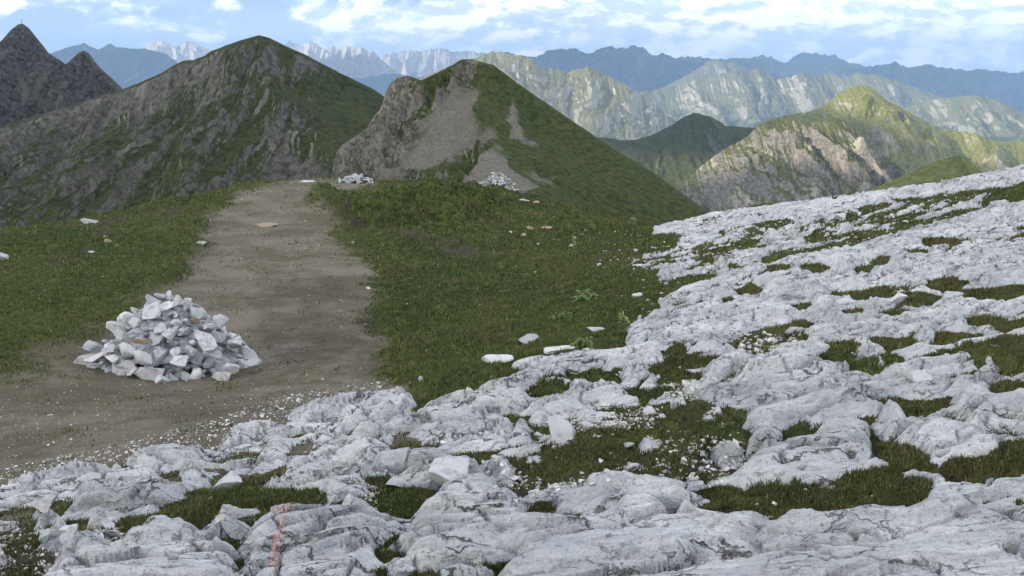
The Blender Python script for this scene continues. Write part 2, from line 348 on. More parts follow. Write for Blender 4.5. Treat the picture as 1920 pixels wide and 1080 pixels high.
far_range('blue_mountain_range', [(60, 112), (85, 105), (102, 97), (130, 88), (150, 83), (158, 80), (168, 86), (183, 94), (198, 86), (206, 82), (218, 88), (240, 91), (275, 92), (290, 95), (312, 101), (330, 115), (350, 130), (380, 150), (420, 190)],
          13000, M_dark, slope=0.55, jag=2.5, lam=70, amp=0.4, seed=21, jfreq=10)
far_range('distant_blue_ridge', [(640, 150), (700, 142), (740, 138), (780, 144), (830, 140), (845, 122), (852, 120), (860, 130), (900, 120), (930, 108), (944, 100), (952, 97), (965, 104), (985, 104), (1010, 110), (1100, 118), (1190, 112), (1230, 104), (1243, 98), (1262, 108), (1300, 116), (1400, 110), (1500, 120), (1640, 128)],
          15000, M_dark, slope=0.5, jag=4, seed=25, lam=60, amp=0.5)
far_range('blue_jagged_range', [(960, 125), (1000, 108), (1032, 93), (1045, 91), (1060, 94), (1075, 90), (1090, 97), (1105, 101), (1125, 91), (1143, 86), (1152, 89), (1170, 91), (1182, 87), (1195, 86), (1210, 93), (1222, 103), (1240, 117), (1262, 130), (1290, 138), (1330, 150), (1400, 170)],
          15000, M_dark, slope=0.6, jag=6, jfreq=9, lam=75, amp=0.7, seed=31, spur=0.35, step=1.2)
far_range('blue_serrated_range', [(1230, 124), (1260, 112), (1290, 105), (1320, 108), (1345, 110), (1360, 112), (1375, 108), (1400, 111), (1425, 104), (1440, 105), (1455, 110), (1475, 119), (1486, 107), (1497, 100), (1515, 98), (1530, 101), (1545, 103), (1555, 105), (1566, 102), (1576, 110), (1590, 116), (1615, 122), (1640, 125), (1700, 135)],
          18000, M_dark, slope=0.6, jag=6, jfreq=8, lam=70, amp=0.6, seed=35, step=1.2)
far_range('blue_right_range', [(1540, 148), (1580, 132), (1620, 128), (1655, 122), (1672, 118), (1680, 114), (1690, 122), (1705, 124), (1725, 123), (1740, 119), (1760, 126), (1785, 128), (1810, 133), (1835, 129), (1860, 132), (1890, 137), (1905, 134), (1925, 138), (2000, 132), (2100, 140)],
          14000, M_dark, slope=0.5, jag=5, jfreq=11, lam=80, amp=0.6, seed=39, spur=0.3, length=3000)
far_range('pale_hazy_summit', [(1200, 185), (1240, 165), (1280, 145), (1310, 128), (1328, 115), (1345, 112), (1362, 118), (1375, 115), (1395, 124), (1420, 140), (1460, 160)],
          11500, M_mid, slope=0.5, jag=1.5, lam=60, amp=0.5, seed=41)
far_range('sunlit_grey_range', [(1120, 215), (1170, 190), (1205, 172), (1240, 168), (1262, 164), (1282, 155), (1300, 152), (1330, 145), (1355, 138), (1380, 134), (1405, 134), (1415, 128), (1422, 128), (1435, 138), (1455, 150), (1480, 145), (1503, 136), (1520, 143), (1540, 142), (1560, 138), (1580, 145), (1605, 138), (1640, 140), (1680, 152), (1720, 165), (1760, 180), (1830, 200), (1930, 225)],
          8200, M_mid, slope=0.55, jag=5, jfreq=12, lam=55, amp=0.42, seed=43, spur=0.15, rows=150, length=2000, step=1.3)
far_range('hazy_right_spur', [(1560, 250), (1640, 225), (1700, 200), (1740, 187), (1775, 184), (1800, 180), (1830, 179), (1870, 188), (1900, 202), (1930, 218), (2000, 240)],
          6200, M_mid, slope=0.5, jag=1.2, lam=60, amp=0.5, seed=47, length=1500)
far_range('green_grey_mountain', [(700, 185), (760, 160), (830, 130), (880, 112), (905, 104), (920, 97), (940, 97), (960, 103), (975, 103), (990, 108), (1005, 118), (1020, 128), (1040, 130), (1065, 134), (1085, 130), (1097, 127), (1108, 126), (1120, 133), (1145, 144), (1165, 155), (1190, 168), (1215, 188), (1235, 205), (1260, 222), (1300, 240), (1340, 262)],
          4800, M_mid, slope=0.6, jag=5, jfreq=13, lam=55, amp=0.42, seed=51, rows=170, length=1300, step=1.2, spur=0.2)

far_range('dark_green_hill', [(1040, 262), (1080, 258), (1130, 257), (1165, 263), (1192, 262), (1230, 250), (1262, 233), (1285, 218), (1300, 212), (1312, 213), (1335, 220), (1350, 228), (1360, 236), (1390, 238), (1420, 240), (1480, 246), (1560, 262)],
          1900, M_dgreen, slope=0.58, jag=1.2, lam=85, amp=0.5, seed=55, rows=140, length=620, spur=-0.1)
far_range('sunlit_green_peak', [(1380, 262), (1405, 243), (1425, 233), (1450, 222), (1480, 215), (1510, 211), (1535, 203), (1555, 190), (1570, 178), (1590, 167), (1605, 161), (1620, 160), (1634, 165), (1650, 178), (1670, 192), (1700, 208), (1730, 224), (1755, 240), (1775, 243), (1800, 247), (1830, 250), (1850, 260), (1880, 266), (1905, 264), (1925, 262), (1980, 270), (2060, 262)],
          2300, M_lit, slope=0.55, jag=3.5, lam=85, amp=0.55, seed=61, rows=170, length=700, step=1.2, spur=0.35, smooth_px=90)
far_range('grey_rocky_hill', [(1235, 400), (1262, 368), (1290, 335), (1330, 300), (1360, 280), (1392, 260), (1420, 240), (1436, 228), (1460, 224), (1490, 226), (1520, 229), (1545, 225), (1562, 220), (1580, 224), (1600, 238), (1625, 262), (1650, 285), (1672, 302), (1692, 322), (1730, 350), (1760, 375)],
          1450, M_rocky, slope=0.62, jag=5, lam=80, amp=0.75, seed=67, rows=190, length=440, step=1.0, spur=-0.25, smooth_px=110)
far_range('green_ridge', [(1440, 430), (1500, 398), (1550, 378), (1600, 364), (1650, 348), (1700, 326), (1730, 312), (1760, 300), (1785, 294), (1800, 290), (1812, 296), (1826, 308), (1840, 322), (1862, 345), (1900, 372)],
          900, M_ngreen, slope=0.5, jag=0.8, lam=70, amp=0.35, seed=71, rows=90, length=200, step=1.5, smooth_px=140)

# valley floor far below, out to the horizon
t_ = np.array([-1, 1.0]) * 150000
gx, gy = np.meshgrid(np.linspace(-150000, 150000, 61), np.linspace(-60000, 150000, 43))
gz = -1150 + 60 * fbm(gx / 9000, gy / 9000, 3, 3)
tag(mesh_np('valley_floor', np.stack([gx, gy, gz], -1).reshape(-1, 3), grid_faces(*gx.shape), M_dark), kind='structure')

# ---------------------------------------------------------------- hills of our own ridge
def hill(name, sil, inner, mat, trange, yrange, nc, nr, noise, back=(32, 24), wall=None, attrs=None, extra=()):
    S = px(*dens(sil, 5).T); I = np.concatenate([px(*np.asarray(dens(l, 5) if len(l) > 1 else l, float).T).reshape(-1, 3) for l in inner])
    T = np.gradient(S[:, :2], axis=0); T = np.array([np.convolve(np.pad(T[:, k], 4, 'edge'), np.ones(9) / 9, 'valid') for k in (0, 1)]).T
    T /= np.linalg.norm(T, axis=1)[:, None] + 1e-9; N = np.stack([-T[:, 1], T[:, 0]], -1)      # left of travel = away from us
    N = N + np.array([0, 0.25]); N /= np.linalg.norm(N, axis=1)[:, None]
    B1 = S + np.c_[N * back[0], np.full(len(S), -back[1])]; B2 = S + np.c_[N * back[0] * 3, np.full(len(S), -back[1] * 3.2)]
    pts = np.concatenate([S, I, B1[::3], B2[::5]] + ([np.asarray(extra, float)] if len(extra) else []))
    f = RBF(pts, 'lin')
    t = np.linspace(*trange, nc)[None]; q = np.linspace(0, 1, nr)[:, None]
    Y = yrange[0] * (yrange[1] / yrange[0]) ** q + 0 * t; X = Y * t
    st = 4; Yc = Y[::st]; Xc = X[::st]
    zc = f(Xc[:, ::st], Yc[:, ::st])
    # bilinear upsample
    def up(a, n0, n1):
        i = np.minimum(np.arange(n0) / st, a.shape[0] - 1.001); j = np.minimum(np.arange(n1) / st, a.shape[1] - 1.001)
        i0 = i.astype(int); j0 = j.astype(int); fi = (i - i0)[:, None]; fj = (j - j0)[None]
        return (a[i0][:, j0] * (1 - fi) * (1 - fj) + a[i0 + 1][:, j0] * fi * (1 - fj) + a[i0][:, j0 + 1] * (1 - fi) * fj + a[i0 + 1][:, j0 + 1] * fi * fj)
    Z0 = up(zc, nr, nc)
    u, v = proj(X, Y, Z0)
    Z = Z0 + noise(X, Y, u, v)
    # keep the flanks below the crest line
    sa = np.asarray(sil, float); vs = np.interp(u, sa[:, 0], sa[:, 1]); bb = (540 - vs - 0.8) / F
    cap = Y * (-SP + bb * CP) / (CP + bb * SP) + 0.0012 * Y * (fbm(X / (0.03 * yrange[0]), Y / (0.05 * yrange[0]), 5, 13, 0.65) - 0.1); dz = 0.004 * Y
    Z = np.where(Z > cap - dz, cap - dz * np.exp(-(Z - cap + dz) / dz), Z)
    at = attrs(X, Y, u, v) if attrs else None
    o = mesh_np(name, np.stack([X, Y, Z], -1).reshape(-1, 3), grid_faces(nr, nc), mat, attrs=at)
    return tag(o, kind='structure')

def poly_sd(u, v, P_):
    """signed distance (positive inside) to a polygon in photo pixels, used to bake a ground patch onto the mesh"""
    P_ = np.asarray(P_, float); out = np.full(u.shape, -1e4); m = 60
    box = (u > P_[:, 0].min() - m) & (u < P_[:, 0].max() + m) & (v > P_[:, 1].min() - m) & (v < P_[:, 1].max() + m)
    a = u[box]; b = v[box]; d = np.full(a.shape, 1e9); ins = np.zeros(a.shape, bool)
    for (x0, y0), (x1, y1) in zip(P_, np.roll(P_, -1, 0)):
        ex, ey = x1 - x0, y1 - y0; L = ex * ex + ey * ey + 1e-9
        t = np.clip(((a - x0) * ex + (b - y0) * ey) / L, 0, 1)
        d = np.minimum(d, np.hypot(a - x0 - t * ex, b - y0 - t * ey))
        c = (y0 > b) != (y1 > b)
        with np.errstate(divide='ignore', invalid='ignore'): ins ^= c & (a < ex * (b - y0) / (ey if ey else 1e-9) + x0)
    out[box] = np.where(ins, d, -d); return out
def soft(u, v, P_, w): return sstep(poly_sd(u, v, P_), -w, w)

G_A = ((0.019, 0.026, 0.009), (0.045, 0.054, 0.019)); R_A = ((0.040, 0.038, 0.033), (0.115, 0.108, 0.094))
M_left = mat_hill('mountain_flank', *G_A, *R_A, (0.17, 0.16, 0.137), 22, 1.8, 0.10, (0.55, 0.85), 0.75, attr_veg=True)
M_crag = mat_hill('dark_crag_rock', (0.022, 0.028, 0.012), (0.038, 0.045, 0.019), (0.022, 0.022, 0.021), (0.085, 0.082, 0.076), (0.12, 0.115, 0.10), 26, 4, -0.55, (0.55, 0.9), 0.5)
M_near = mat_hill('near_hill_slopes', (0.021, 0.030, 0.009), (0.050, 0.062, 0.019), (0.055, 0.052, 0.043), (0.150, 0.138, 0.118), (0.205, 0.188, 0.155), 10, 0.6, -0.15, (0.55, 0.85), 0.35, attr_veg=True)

# crag at the far left
sil = [(-160, 190, 560), (-80, 130, 600), (0, 76, 640), (18, 55, 645), (32, 43, 650), (42, 40, 650), (54, 50, 650), (66, 66, 645), (80, 84, 640), (90, 98, 635), (108, 108, 625), (122, 120, 615), (134, 110, 608), (146, 97, 602), (156, 91, 600), (166, 97, 595), (176, 112, 590), (188, 128, 585), (205, 142, 578), (222, 158, 570), (250, 185, 560), (300, 230, 540)]
inner = [[(42, 40, 648), (50, 110, 600), (60, 200, 520)], [(156, 92, 598), (140, 150, 560), (150, 190, 520)], [(-100, 250, 480), (0, 230, 500), (100, 230, 490), (220, 210, 490)], [(-100, 350, 430), (100, 330, 430), (220, 320, 430)]]
def nz(X, Y, u, v):
    a = 22 * (ridged(X / 36 + 0.3 * fbm(X / 30, Y / 30, 3, 2), Y / 120, 6, 77, 0.6) - 0.45) + 5 * fbm(X / 12, Y / 20, 6, 78, 0.65)
    s = np.asarray(sil, float); dv = v - np.interp(u, s[:, 0], s[:, 1])
    return a * sstep(dv, -3, 26) + 3.0 * fbm(X / 7, Y / 7, 5, 5, 0.65)
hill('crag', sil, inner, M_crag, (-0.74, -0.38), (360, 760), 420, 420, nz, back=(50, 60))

# the dark mountain left of the saddle
sil = [(-300, 350, 500), (-160, 300, 510), (-40, 252, 515), (60, 218, 520), (140, 195, 500), (225, 168, 480), (265, 152, 460), (300, 137, 440), (320, 124, 425), (342, 113, 412), (360, 112, 405), (382, 104, 395), (395, 94, 385), (412, 88, 378), (435, 78, 368), (458, 70, 358), (485, 63, 350), (500, 67, 350), (520, 76, 352), (545, 88, 356), (580, 104, 362), (620, 124, 370), (660, 145, 378), (700, 166, 385), (720, 180, 388), (760, 205, 392)]
inner = [[(485, 65, 349), (478, 95, 342), (482, 130, 330), (500, 165, 315), (530, 200, 300), (570, 232, 285), (610, 262, 268), (650, 285, 255), (680, 320, 240)],
         [(400, 200, 320), (340, 270, 275), (280, 330, 245), (220, 392, 225), (160, 450, 205)], [(300, 210, 360), (200, 300, 290), (100, 370, 250), (20, 440, 225)],
         [(150, 240, 430), (60, 330, 330), (-60, 420, 260)], [(-150, 300, 400), (-150, 420, 280)],
         [(500, 250, 275), (450, 320, 245), (400, 370, 225), (350, 430, 205)], [(600, 310, 245), (540, 350, 228), (500, 400, 210)], [(560, 180, 335), (620, 200, 330), (690, 205, 345)],
         [(600, 215, 305), (640, 235, 305), (700, 230, 320)], [(580, 140, 352), (640, 165, 362)], [(700, 350, 225)], [(640, 260, 285), (670, 265, 290)]]
silL = sil
def nz(X, Y, u, v):
    left = sstep(530 + (v - 100) * 0.5 - u, -40, 40)
    wx = X + 5 * fbm(X / 25, Y / 25, 3, 4) + (Y - 300) * 0.02
    g = ridged(wx / 17, Y / 170, 5, 90, 0.55) - 0.45
    a = (8.5 * g) * left + (1 - left) * 1.6 * g + 2.0 * fbm(X / 9, Y / 13, 6, 91, 0.62)
    s = np.asarray(silL, float); dv = v - np.interp(u, s[:, 0], s[:, 1])
    return a * sstep(dv, -2, 34) + 0.6 * fbm(X / 3, Y / 4, 4, 5, 0.65) + 0.8 * fbm(X / 7, Y / 7, 3, 6)
def at(X, Y, u, v):
    r = np.maximum(soft(u, v, [(480, 330), (500, 230), (520, 205), (545, 235), (600, 300), (640, 345), (420, 350)], 18), 0.9 * soft(u, v, [(225, 170), (330, 118), (470, 80), (480, 110), (360, 190), (250, 250)], 20))
    r = np.maximum(r, 0.6 * soft(u, v, [(-50, 260), (120, 230), (200, 230), (60, 420), (-50, 430)], 30))
    r = np.maximum(r, 1.1 * soft(u, v, [(-90, 180), (225, 165), (262, 190), (130, 290), (-90, 350)], 22))
    dark = soft(u, v, [(485, 60), (720, 178), (690, 230), (640, 270), (560, 210), (500, 150)], 10)
    gul = np.zeros(u.shape)                                  # pale scree runs down the flank
    for (a0, b0), (a1, b1), w in [((400, 160), (205, 395), 5), ((330, 190), (150, 360), 4), ((285, 250), (20, 425), 5), ((470, 150), (300, 290), 3.5), ((130, 285), (90, 370), 4), ((270, 185), (120, 310), 3), ((350, 130), (240, 260), 3)]:
        ex, ey = a1 - a0, b1 - b0; L = ex * ex + ey * ey; uu = u + 7 * fbm(X / 14, Y / 14, 3, 8)
        t = np.clip(((uu - a0) * ex + (v - b0) * ey) / L, 0, 1); d = np.hypot(uu - a0 - t * ex, v - b0 - t * ey)
        gul = np.maximum(gul, sstep(d, w * (0.5 + t), w * 0.2))
    gul = gul * sstep(fbm(X / 5, Y / 5, 4, 19), -0.5, 0.15)
    return {'veg': 0.35 * dark - 0.55 * r, 'scree': 0.75 * gul}
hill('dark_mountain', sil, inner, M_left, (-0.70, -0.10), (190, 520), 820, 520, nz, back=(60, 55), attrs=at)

# the hill beyond the saddle with scree on its left and turf on its right
sil = [(560, 430, 100), (600, 385, 115), (618, 345, 135), (624, 312, 148), (630, 285, 158), (642, 270, 165), (665, 255, 172), (688, 240, 180), (697, 222, 186), (712, 205, 190), (718, 188, 193), (724, 168, 196), (732, 153, 200), (745, 143, 202), (760, 139, 203), (772, 142, 204), (788, 149, 205), (802, 143, 204), (820, 134, 202), (838, 124, 200), (852, 117, 198), (868, 108, 196), (884, 106, 195), (900, 112, 195), (925, 119, 195), (945, 133, 195), (960, 145, 195), (985, 163, 195), (1010, 180, 195), (1042, 202, 194), (1075, 225, 192), (1102, 243, 190), (1130, 262, 188), (1165, 284, 185), (1200, 305, 182), (1232, 325, 179), (1262, 347, 175), (1300, 374, 170), (1340, 402, 165), (1400, 445, 158), (1480, 500, 150)]
inner = [[(884, 108, 194), (902, 150, 188), (905, 185, 180), (912, 220, 170), (925, 255, 160), (925, 285, 150), (915, 300, 143), (898, 320, 134), (885, 345, 122), (880, 380, 105)],
         [(800, 200, 184), (815, 250, 167), (800, 290, 153), (760, 325, 143), (700, 370, 125)], [(730, 180, 194), (725, 250, 170), (700, 300, 155), (670, 340, 142)],
         [(870, 180, 184), (880, 240, 165), (860, 290, 150), (830, 325, 138)],
         [(1000, 230, 182), (1060, 280, 172), (1130, 330, 162), (1200, 375, 155), (1280, 430, 148)],
         [(955, 292, 150), (1000, 300, 150), (1060, 320, 150), (1120, 345, 149), (1180, 375, 148), (1240, 410, 146)],
         [(960, 305, 146), (1010, 325, 142), (1060, 345, 141), (1120, 375, 139), (1180, 410, 137)],
         [(950, 330, 130), (1000, 350, 128), (1060, 380, 126), (1150, 430, 124)], [(950, 390, 108), (1100, 450, 108)]]
silC = sil
def nz(X, Y, u, v):
    left = sstep(890 + (v - 110) * 0.12 - u, -12, 12)
    rock = left * (1 - 0.75 * soft(u, v, [(800, 200), (900, 155), (905, 260), (830, 330), (700, 335), (760, 280)], 15))
    a = rock * (5.0 * (ridged((X + 2 * fbm(X / 8, Y / 8, 3, 2)) / 8, (Y + X) / 16, 6, 101, 0.6) - 0.45) + 1.0 * fbm(X / 2.2, Y / 3, 5, 102, 0.6))
    a = a + (1 - left) * (1.2 * fbm(X / 9, Y / 14, 4, 103, 0.5) + 0.35 * fbm(X / 2.2, Y / 2.2, 5, 104, 0.65))
    a = a + 0.12 * fbm(X / 1.0, Y / 1.5, 4, 105, 0.65)
    bw = 7 * fbm(X / 2.5, Y / 4, 4, 110)
    a = a - (0.9 + 0.7 * fbm(X / 3, Y / 3, 3, 111)) * soft(u, v + bw, [(1000, 304), (1060, 322), (1130, 352), (1190, 384), (1250, 415), (1180, 408), (1100, 378), (1050, 352), (1010, 328)], 7) * (1 - left)
    tr = soft(u, v, PATHC, 8); a = a * (1 - 0.8 * tr)
    s = np.asarray(silC, float); dv = v - np.interp(u, s[:, 0], s[:, 1])
    return a * (0.25 + 0.75 * sstep(dv, -2, 16))
PATHC = [(865, 345), (875, 325), (890, 300), (905, 288), (925, 287), (945, 300), (955, 315), (985, 335), (1010, 352), (980, 360), (900, 350)]
def at(X, Y, u, v):
    uw = u + 17 * fbm(X / 3, Y / 5, 5, 7, 0.6); vw = v + 11 * fbm(X / 3, Y / 5, 4, 8)
    g = soft(uw, vw, [(890, 120), (925, 112), (1360, 400), (1300, 460), (1000, 460), (940, 330), (960, 300), (935, 265), (910, 240), (885, 215), (905, 175), (885, 150)], 6)
    g = np.maximum(g, 0.75 * soft(uw, vw, [(770, 150), (800, 140), (870, 106), (880, 125), (830, 170), (760, 250), (740, 250), (790, 190)], 8))
    g = np.maximum(g, 0.95 * soft(uw, vw, [(930, 265), (850, 300), (790, 330), (760, 350), (880, 350), (890, 300)], 8))
    bare = soft(uw, vw, [(960, 192), (952, 215), (958, 245), (955, 258), (980, 265), (1010, 275), (1003, 268), (985, 258), (975, 235), (970, 205)], 3)
    bare = np.maximum(bare, 0.8 * soft(uw, vw, [(985, 322), (1040, 325), (1042, 345), (1010, 345)], 4))
    bare = np.maximum(bare, 0.7 * soft(uw, vw, [(925, 240), (935, 262), (900, 270), (880, 280), (890, 255)], 5))
    sc = soft(uw, vw, [(835, 180), (895, 162), (898, 180), (880, 205), (893, 232), (890, 258), (860, 285), (800, 315), (730, 335), (700, 335), (770, 290), (800, 240)], 8)
    pa = soft(u + 4 * fbm(X, Y / 2, 3, 7), v, PATHC, 3)
    return {'veg': 1.4 * g - 0.35, 'scree': np.clip(np.maximum(np.maximum(bare, pa), 0.8 * sc), 0, 1)}
hill('saddle_hill', sil, inner, M_near, (-0.30, 0.36), (92, 215), 900, 620, nz, back=(26, 22), attrs=at)

# ---------------------------------------------------------------- the ground we stand on
CTRL = [(0, 1080, 2.9), (480, 1080, 2.82), (960, 1080, 2.75), (1440, 1080, 2.68), (1920, 1080, 2.6),
 (0, 930, 4.9), (480, 930, 4.4), (960, 930, 3.9), (1440, 930, 3.6), (1920, 930, 3.35), (0, 850, 6.3), (-500, 930, 5.4), (2400, 930, 3.1),
 (540, 770, 7.4), (960, 770, 6.3), (1440, 770, 5.2), (1920, 770, 4.5), (0, 700, 9.8), (320, 700, 10.3), (640, 700, 9.8), (760, 740, 8.3),
 (960, 700, 8.0), (1300, 700, 6.7), (1600, 700, 6.0), (1920, 700, 5.4), (-500, 700, 10), (2500, 700, 4.9),
 (0, 600, 12.6), (320, 600, 12.8), (700, 600, 13.2), (1000, 600, 13), (1200, 600, 10.8), (1400, 600, 9.2), (1650, 600, 8), (1920, 600, 7.3),
 (0, 500, 16.8), (320, 500, 17.5), (600, 500, 18), (900, 500, 19), (1150, 500, 18), (1350, 500, 14.5), (1600, 500, 12), (1920, 500, 10.3), (2500, 500, 8.8), (-500, 500, 16.8),
 (400, 430, 22.5), (700, 430, 23), (950, 430, 26), (1130, 440, 26), (1350, 430, 21), (1600, 430, 16.5), (1920, 430, 13.5),
 (1240, 425, 28), (1340, 403, 27), (1450, 386, 26), (1560, 375, 25), (1650, 365, 24), (1740, 352, 23.5), (1850, 331, 22.5), (1920, 319, 22), (2050, 298, 21.5), (2400, 250, 20),
 (560, 338, 36), (640, 337, 36.5), (700, 340, 35), (750, 342, 33), (820, 343, 33), (900, 350, 32), (1000, 372, 31), (1100, 393, 30), (1180, 411, 29), (600, 378, 28.5), (720, 376, 29),
 (-400, 470, 20), (0, 442, 22), (100, 420, 24), (200, 402, 26), (330, 374, 29), (450, 351, 33)]
PTS = list(px(*np.array(CTRL, float).T)) + [(0, 0, -1.55), (2.5, 0, -1.35), (-2.5, 0, -1.75), (0, -4, -0.9), (6, 0, -1.1), (-6, 0, -2.1)]
for u, v, D in [(-400, 470, 20), (0, 442, 22), (100, 420, 24), (200, 402, 26), (330, 374, 29), (450, 351, 33), (560, 338, 36), (640, 337, 36.5), (700, 340, 35), (820, 343, 33), (900, 350, 32), (1000, 372, 31), (1100, 393, 30), (1180, 411, 29), (1240, 425, 28), (1340, 403, 27), (1450, 386, 26), (1560, 375, 25), (1740, 352, 23.5), (1920, 319, 22), (2400, 250, 20)]:
    q = px(u, v, D); k = 1.0
    PTS += [q + np.array([q[0] * 3 / D, 3, -1.1 if u > 1000 else -0.75]), q + np.array([q[0] * 8 / D, 8, -3.8]), q + np.array([q[0] * 24 / D, 24, -15])]
BASE = RBF(np.array(PTS), 'tps', 1e-6)
def hit(u, v):
    """where the ray through a photo pixel first meets the smooth ground"""
    D = 1.7 * (40 / 1.7) ** np.linspace(0, 1, 400); q = px(u, v, D); h = BASE(q[:, 0], q[:, 1])
    i = np.argmax(q[:, 2] < h) or 399
    a = (q[i - 1, 2] - h[i - 1]) / max(1e-6, (q[i - 1, 2] - h[i - 1]) - (q[i, 2] - h[i])); Dh = D[i - 1] + a * (D[i] - D[i - 1])
    r = px(u, v, Dh); return np.array([r[0], r[1], BASE(r[0:1], r[1:2])[0]])

z5 = lambda L: [(x * .4167, 700 + y * .4167) for x, y in L]
z6 = lambda L: [(700 + x * .3704, 560 + y * .3704) for x, y in L]
def ell(cx, cy, rx, ry, rot=0, n=14):
    a = np.linspace(0, 2 * pi, n, endpoint=False); c, s = cos(R(rot)), sin(R(rot))
    w = 1 + 0.16 * np.sin(3 * a + cx) + 0.1 * np.sin(5 * a + cy)
    X, Y = rx * w * np.cos(a), ry * w * np.sin(a); return [(cx + x * c - y * s, cy + x * s + y * c) for x, y in zip(X, Y)]
ROCK = [[(-9000, 2900), (-300, 985), (-100, 930), (0, 905), (60, 893), (150, 878), (195, 882), (250, 848), (330, 835), (365, 838), (410, 845), (425, 805), (480, 795), (530, 800), (560, 792), (535, 772), (600, 748), (680, 735), (750, 725), (768, 745), (778, 775), (800, 757), (850, 742), (900, 722), (960, 705), (967, 686), (1010, 678), (1080, 662), (1180, 652), (1235, 640), (1190, 640), (1165, 622), (1200, 592), (1240, 578), (1235, 560), (1300, 535), (1380, 505), (1440, 490), (1520, 475), (1620, 455), (1700, 430), (1800, 405), (1850, 390), (1860, 372), (1920, 355), (2300, 280), (12000, -800), (12000, 14000), (-9000, 14000)],
        [(1225, 425), (1345, 398), (1560, 370), (1740, 345), (1930, 310), (2100, 280), (2100, 330), (1920, 345), (1800, 360), (1700, 372), (1620, 388), (1560, 397), (1500, 407), (1430, 424), (1380, 445), (1300, 458), (1255, 470), (1290, 440), (1230, 440)]]
GRASS = [ell(1405, 543, 28, 13), ell(1459, 500, 32, 8), ell(1530, 502, 32, 9), ell(1620, 501, 20, 13), ell(1645, 488, 30, 6, -10), ell(1500, 570, 22, 9), ell(1365, 562, 22, 6), ell(1585, 546, 45, 8), ell(1640, 553, 34, 8), ell(1495, 600, 42, 17), ell(1545, 600, 22, 7), ell(1425, 632, 66, 22, -8), ell(1600, 574, 30, 10), ell(1680, 579, 36, 10), ell(1725, 560, 40, 12), ell(1775, 531, 42, 16), ell(1870, 548, 75, 18, -6), ell(1765, 455, 38, 8), ell(1720, 471, 26, 5),
 ell(1570, 665, 40, 16), ell(1625, 693, 30, 13), ell(1650, 635, 26, 9), ell(1690, 641, 28, 10), ell(1495, 637, 25, 10), ell(1785, 640, 50, 13, -6), ell(1850, 600, 40, 15), ell(1893, 607, 25, 14), ell(1900, 682, 34, 15), ell(1885, 722, 46, 20), ell(1290, 676, 46, 14), ell(1280, 702, 42, 12), ell(1370, 711, 30, 8), ell(1590, 585, 14, 5), ell(1425, 655, 30, 12),
 ell(1725, 747, 76, 26), ell(1605, 776, 24, 11), ell(1565, 782, 50, 14, -14), ell(1500, 802, 42, 22, -25), ell(1790, 784, 26, 12), ell(1668, 838, 62, 20, 38), ell(1840, 897, 56, 14, -8), ell(1905, 875, 34, 18), ell(1890, 812, 38, 10),
 ell(1505, 930, 205, 26, 2), ell(1420, 943, 112, 24, 2), ell(1060, 962, 46, 11), ell(1018, 956, 42, 18), ell(1113, 961, 23, 10), ell(1118, 708, 52, 9), ell(1030, 731, 42, 10, -6), ell(1885, 365, 60, 14), ell(1650, 355, 20, 3), ell(1830, 366, 26, 6), ell(1700, 372, 30, 4),
 z6([(1000, 560), (1100, 510), (1250, 490), (1330, 480), (1220, 450), (1400, 430), (1560, 400), (1600, 470), (1700, 540), (1890, 540), (1900, 700), (1890, 830), (1700, 900), (1640, 880), (1600, 930), (1450, 920), (1250, 900), (1150, 880), (1050, 920), (900, 940), (760, 990), (640, 960), (560, 900), (520, 850), (510, 800), (300, 780), (280, 740), (420, 720), (620, 720), (680, 700), (690, 620), (760, 590), (850, 590)]),
 z5([(950, 440), (1100, 410), (1230, 390), (1350, 410), (1280, 450), (1200, 490), (1210, 540), (1290, 560), (1200, 600), (1130, 600), (1050, 590), (980, 600), (960, 680), (1000, 700), (930, 740), (870, 710), (850, 670), (740, 660), (640, 680), (600, 700), (500, 640), (560, 620), (680, 640), (760, 600), (850, 560), (840, 520), (870, 500), (920, 480)]),
 z5([(710, 460), (790, 440), (830, 490), (760, 500), (720, 480)]), z5([(1050, 350), (1170, 340), (1160, 360), (1000, 390), (950, 390)]), z5([(1270, 350), (1400, 310), (1380, 370), (1300, 375)]),
 z5([(1420, 390), (1600, 410), (1680, 440), (1560, 430), (1440, 410)]), z5([(1660, 530), (1720, 500), (1900, 480), (1920, 600), (1830, 640), (1740, 640), (1660, 600)]), z5([(1300, 600), (1480, 590), (1530, 630), (1400, 640), (1310, 620)]),
 z5([(1080, 780), (1130, 720), (1200, 640), (1230, 600), (1200, 600), (1110, 690), (1060, 740), (1060, 880), (1080, 870)]), z5([(1670, 215), (1740, 205), (1745, 225), (1690, 235)]), z5([(1740, 270), (1810, 260), (1900, 300), (1900, 350), (1780, 360)]),
 z5([(-60, 610), (130, 580), (200, 560), (350, 540), (330, 600), (150, 600), (135, 650), (180, 720), (270, 750), (320, 770), (250, 830), (200, 940), (-60, 940), (-60, 690), (60, 680), (60, 655), (-60, 655)]),
 z5([(280, 640), (340, 630), (440, 640), (430, 700), (520, 690), (600, 700), (560, 750), (480, 770), (390, 740), (350, 730)]), z5([(1720, 700), (1830, 690), (1790, 740), (1770, 800), (1745, 810), (1750, 720)]),
 [(915, 1050), (950, 1035), (945, 1062), (920, 1090), (905, 1090)], [(690, 1072), (720, 1058), (760, 1075), (800, 1090), (700, 1090)], [(560, 945), (600, 940), (632, 962), (600, 968)], [(700, 905), (760, 890), (825, 905), (820, 930), (760, 962), (720, 950), (690, 930)]]
RUB = [(1130, 500), (1240, 470), (1300, 462), (1380, 446), (1430, 425), (1500, 408), (1620, 388), (1700, 373), (1860, 362), (1850, 392), (1700, 430), (1620, 455), (1520, 475), (1440, 490), (1380, 505), (1300, 535), (1240, 560), (1235, 520), (1180, 510)]
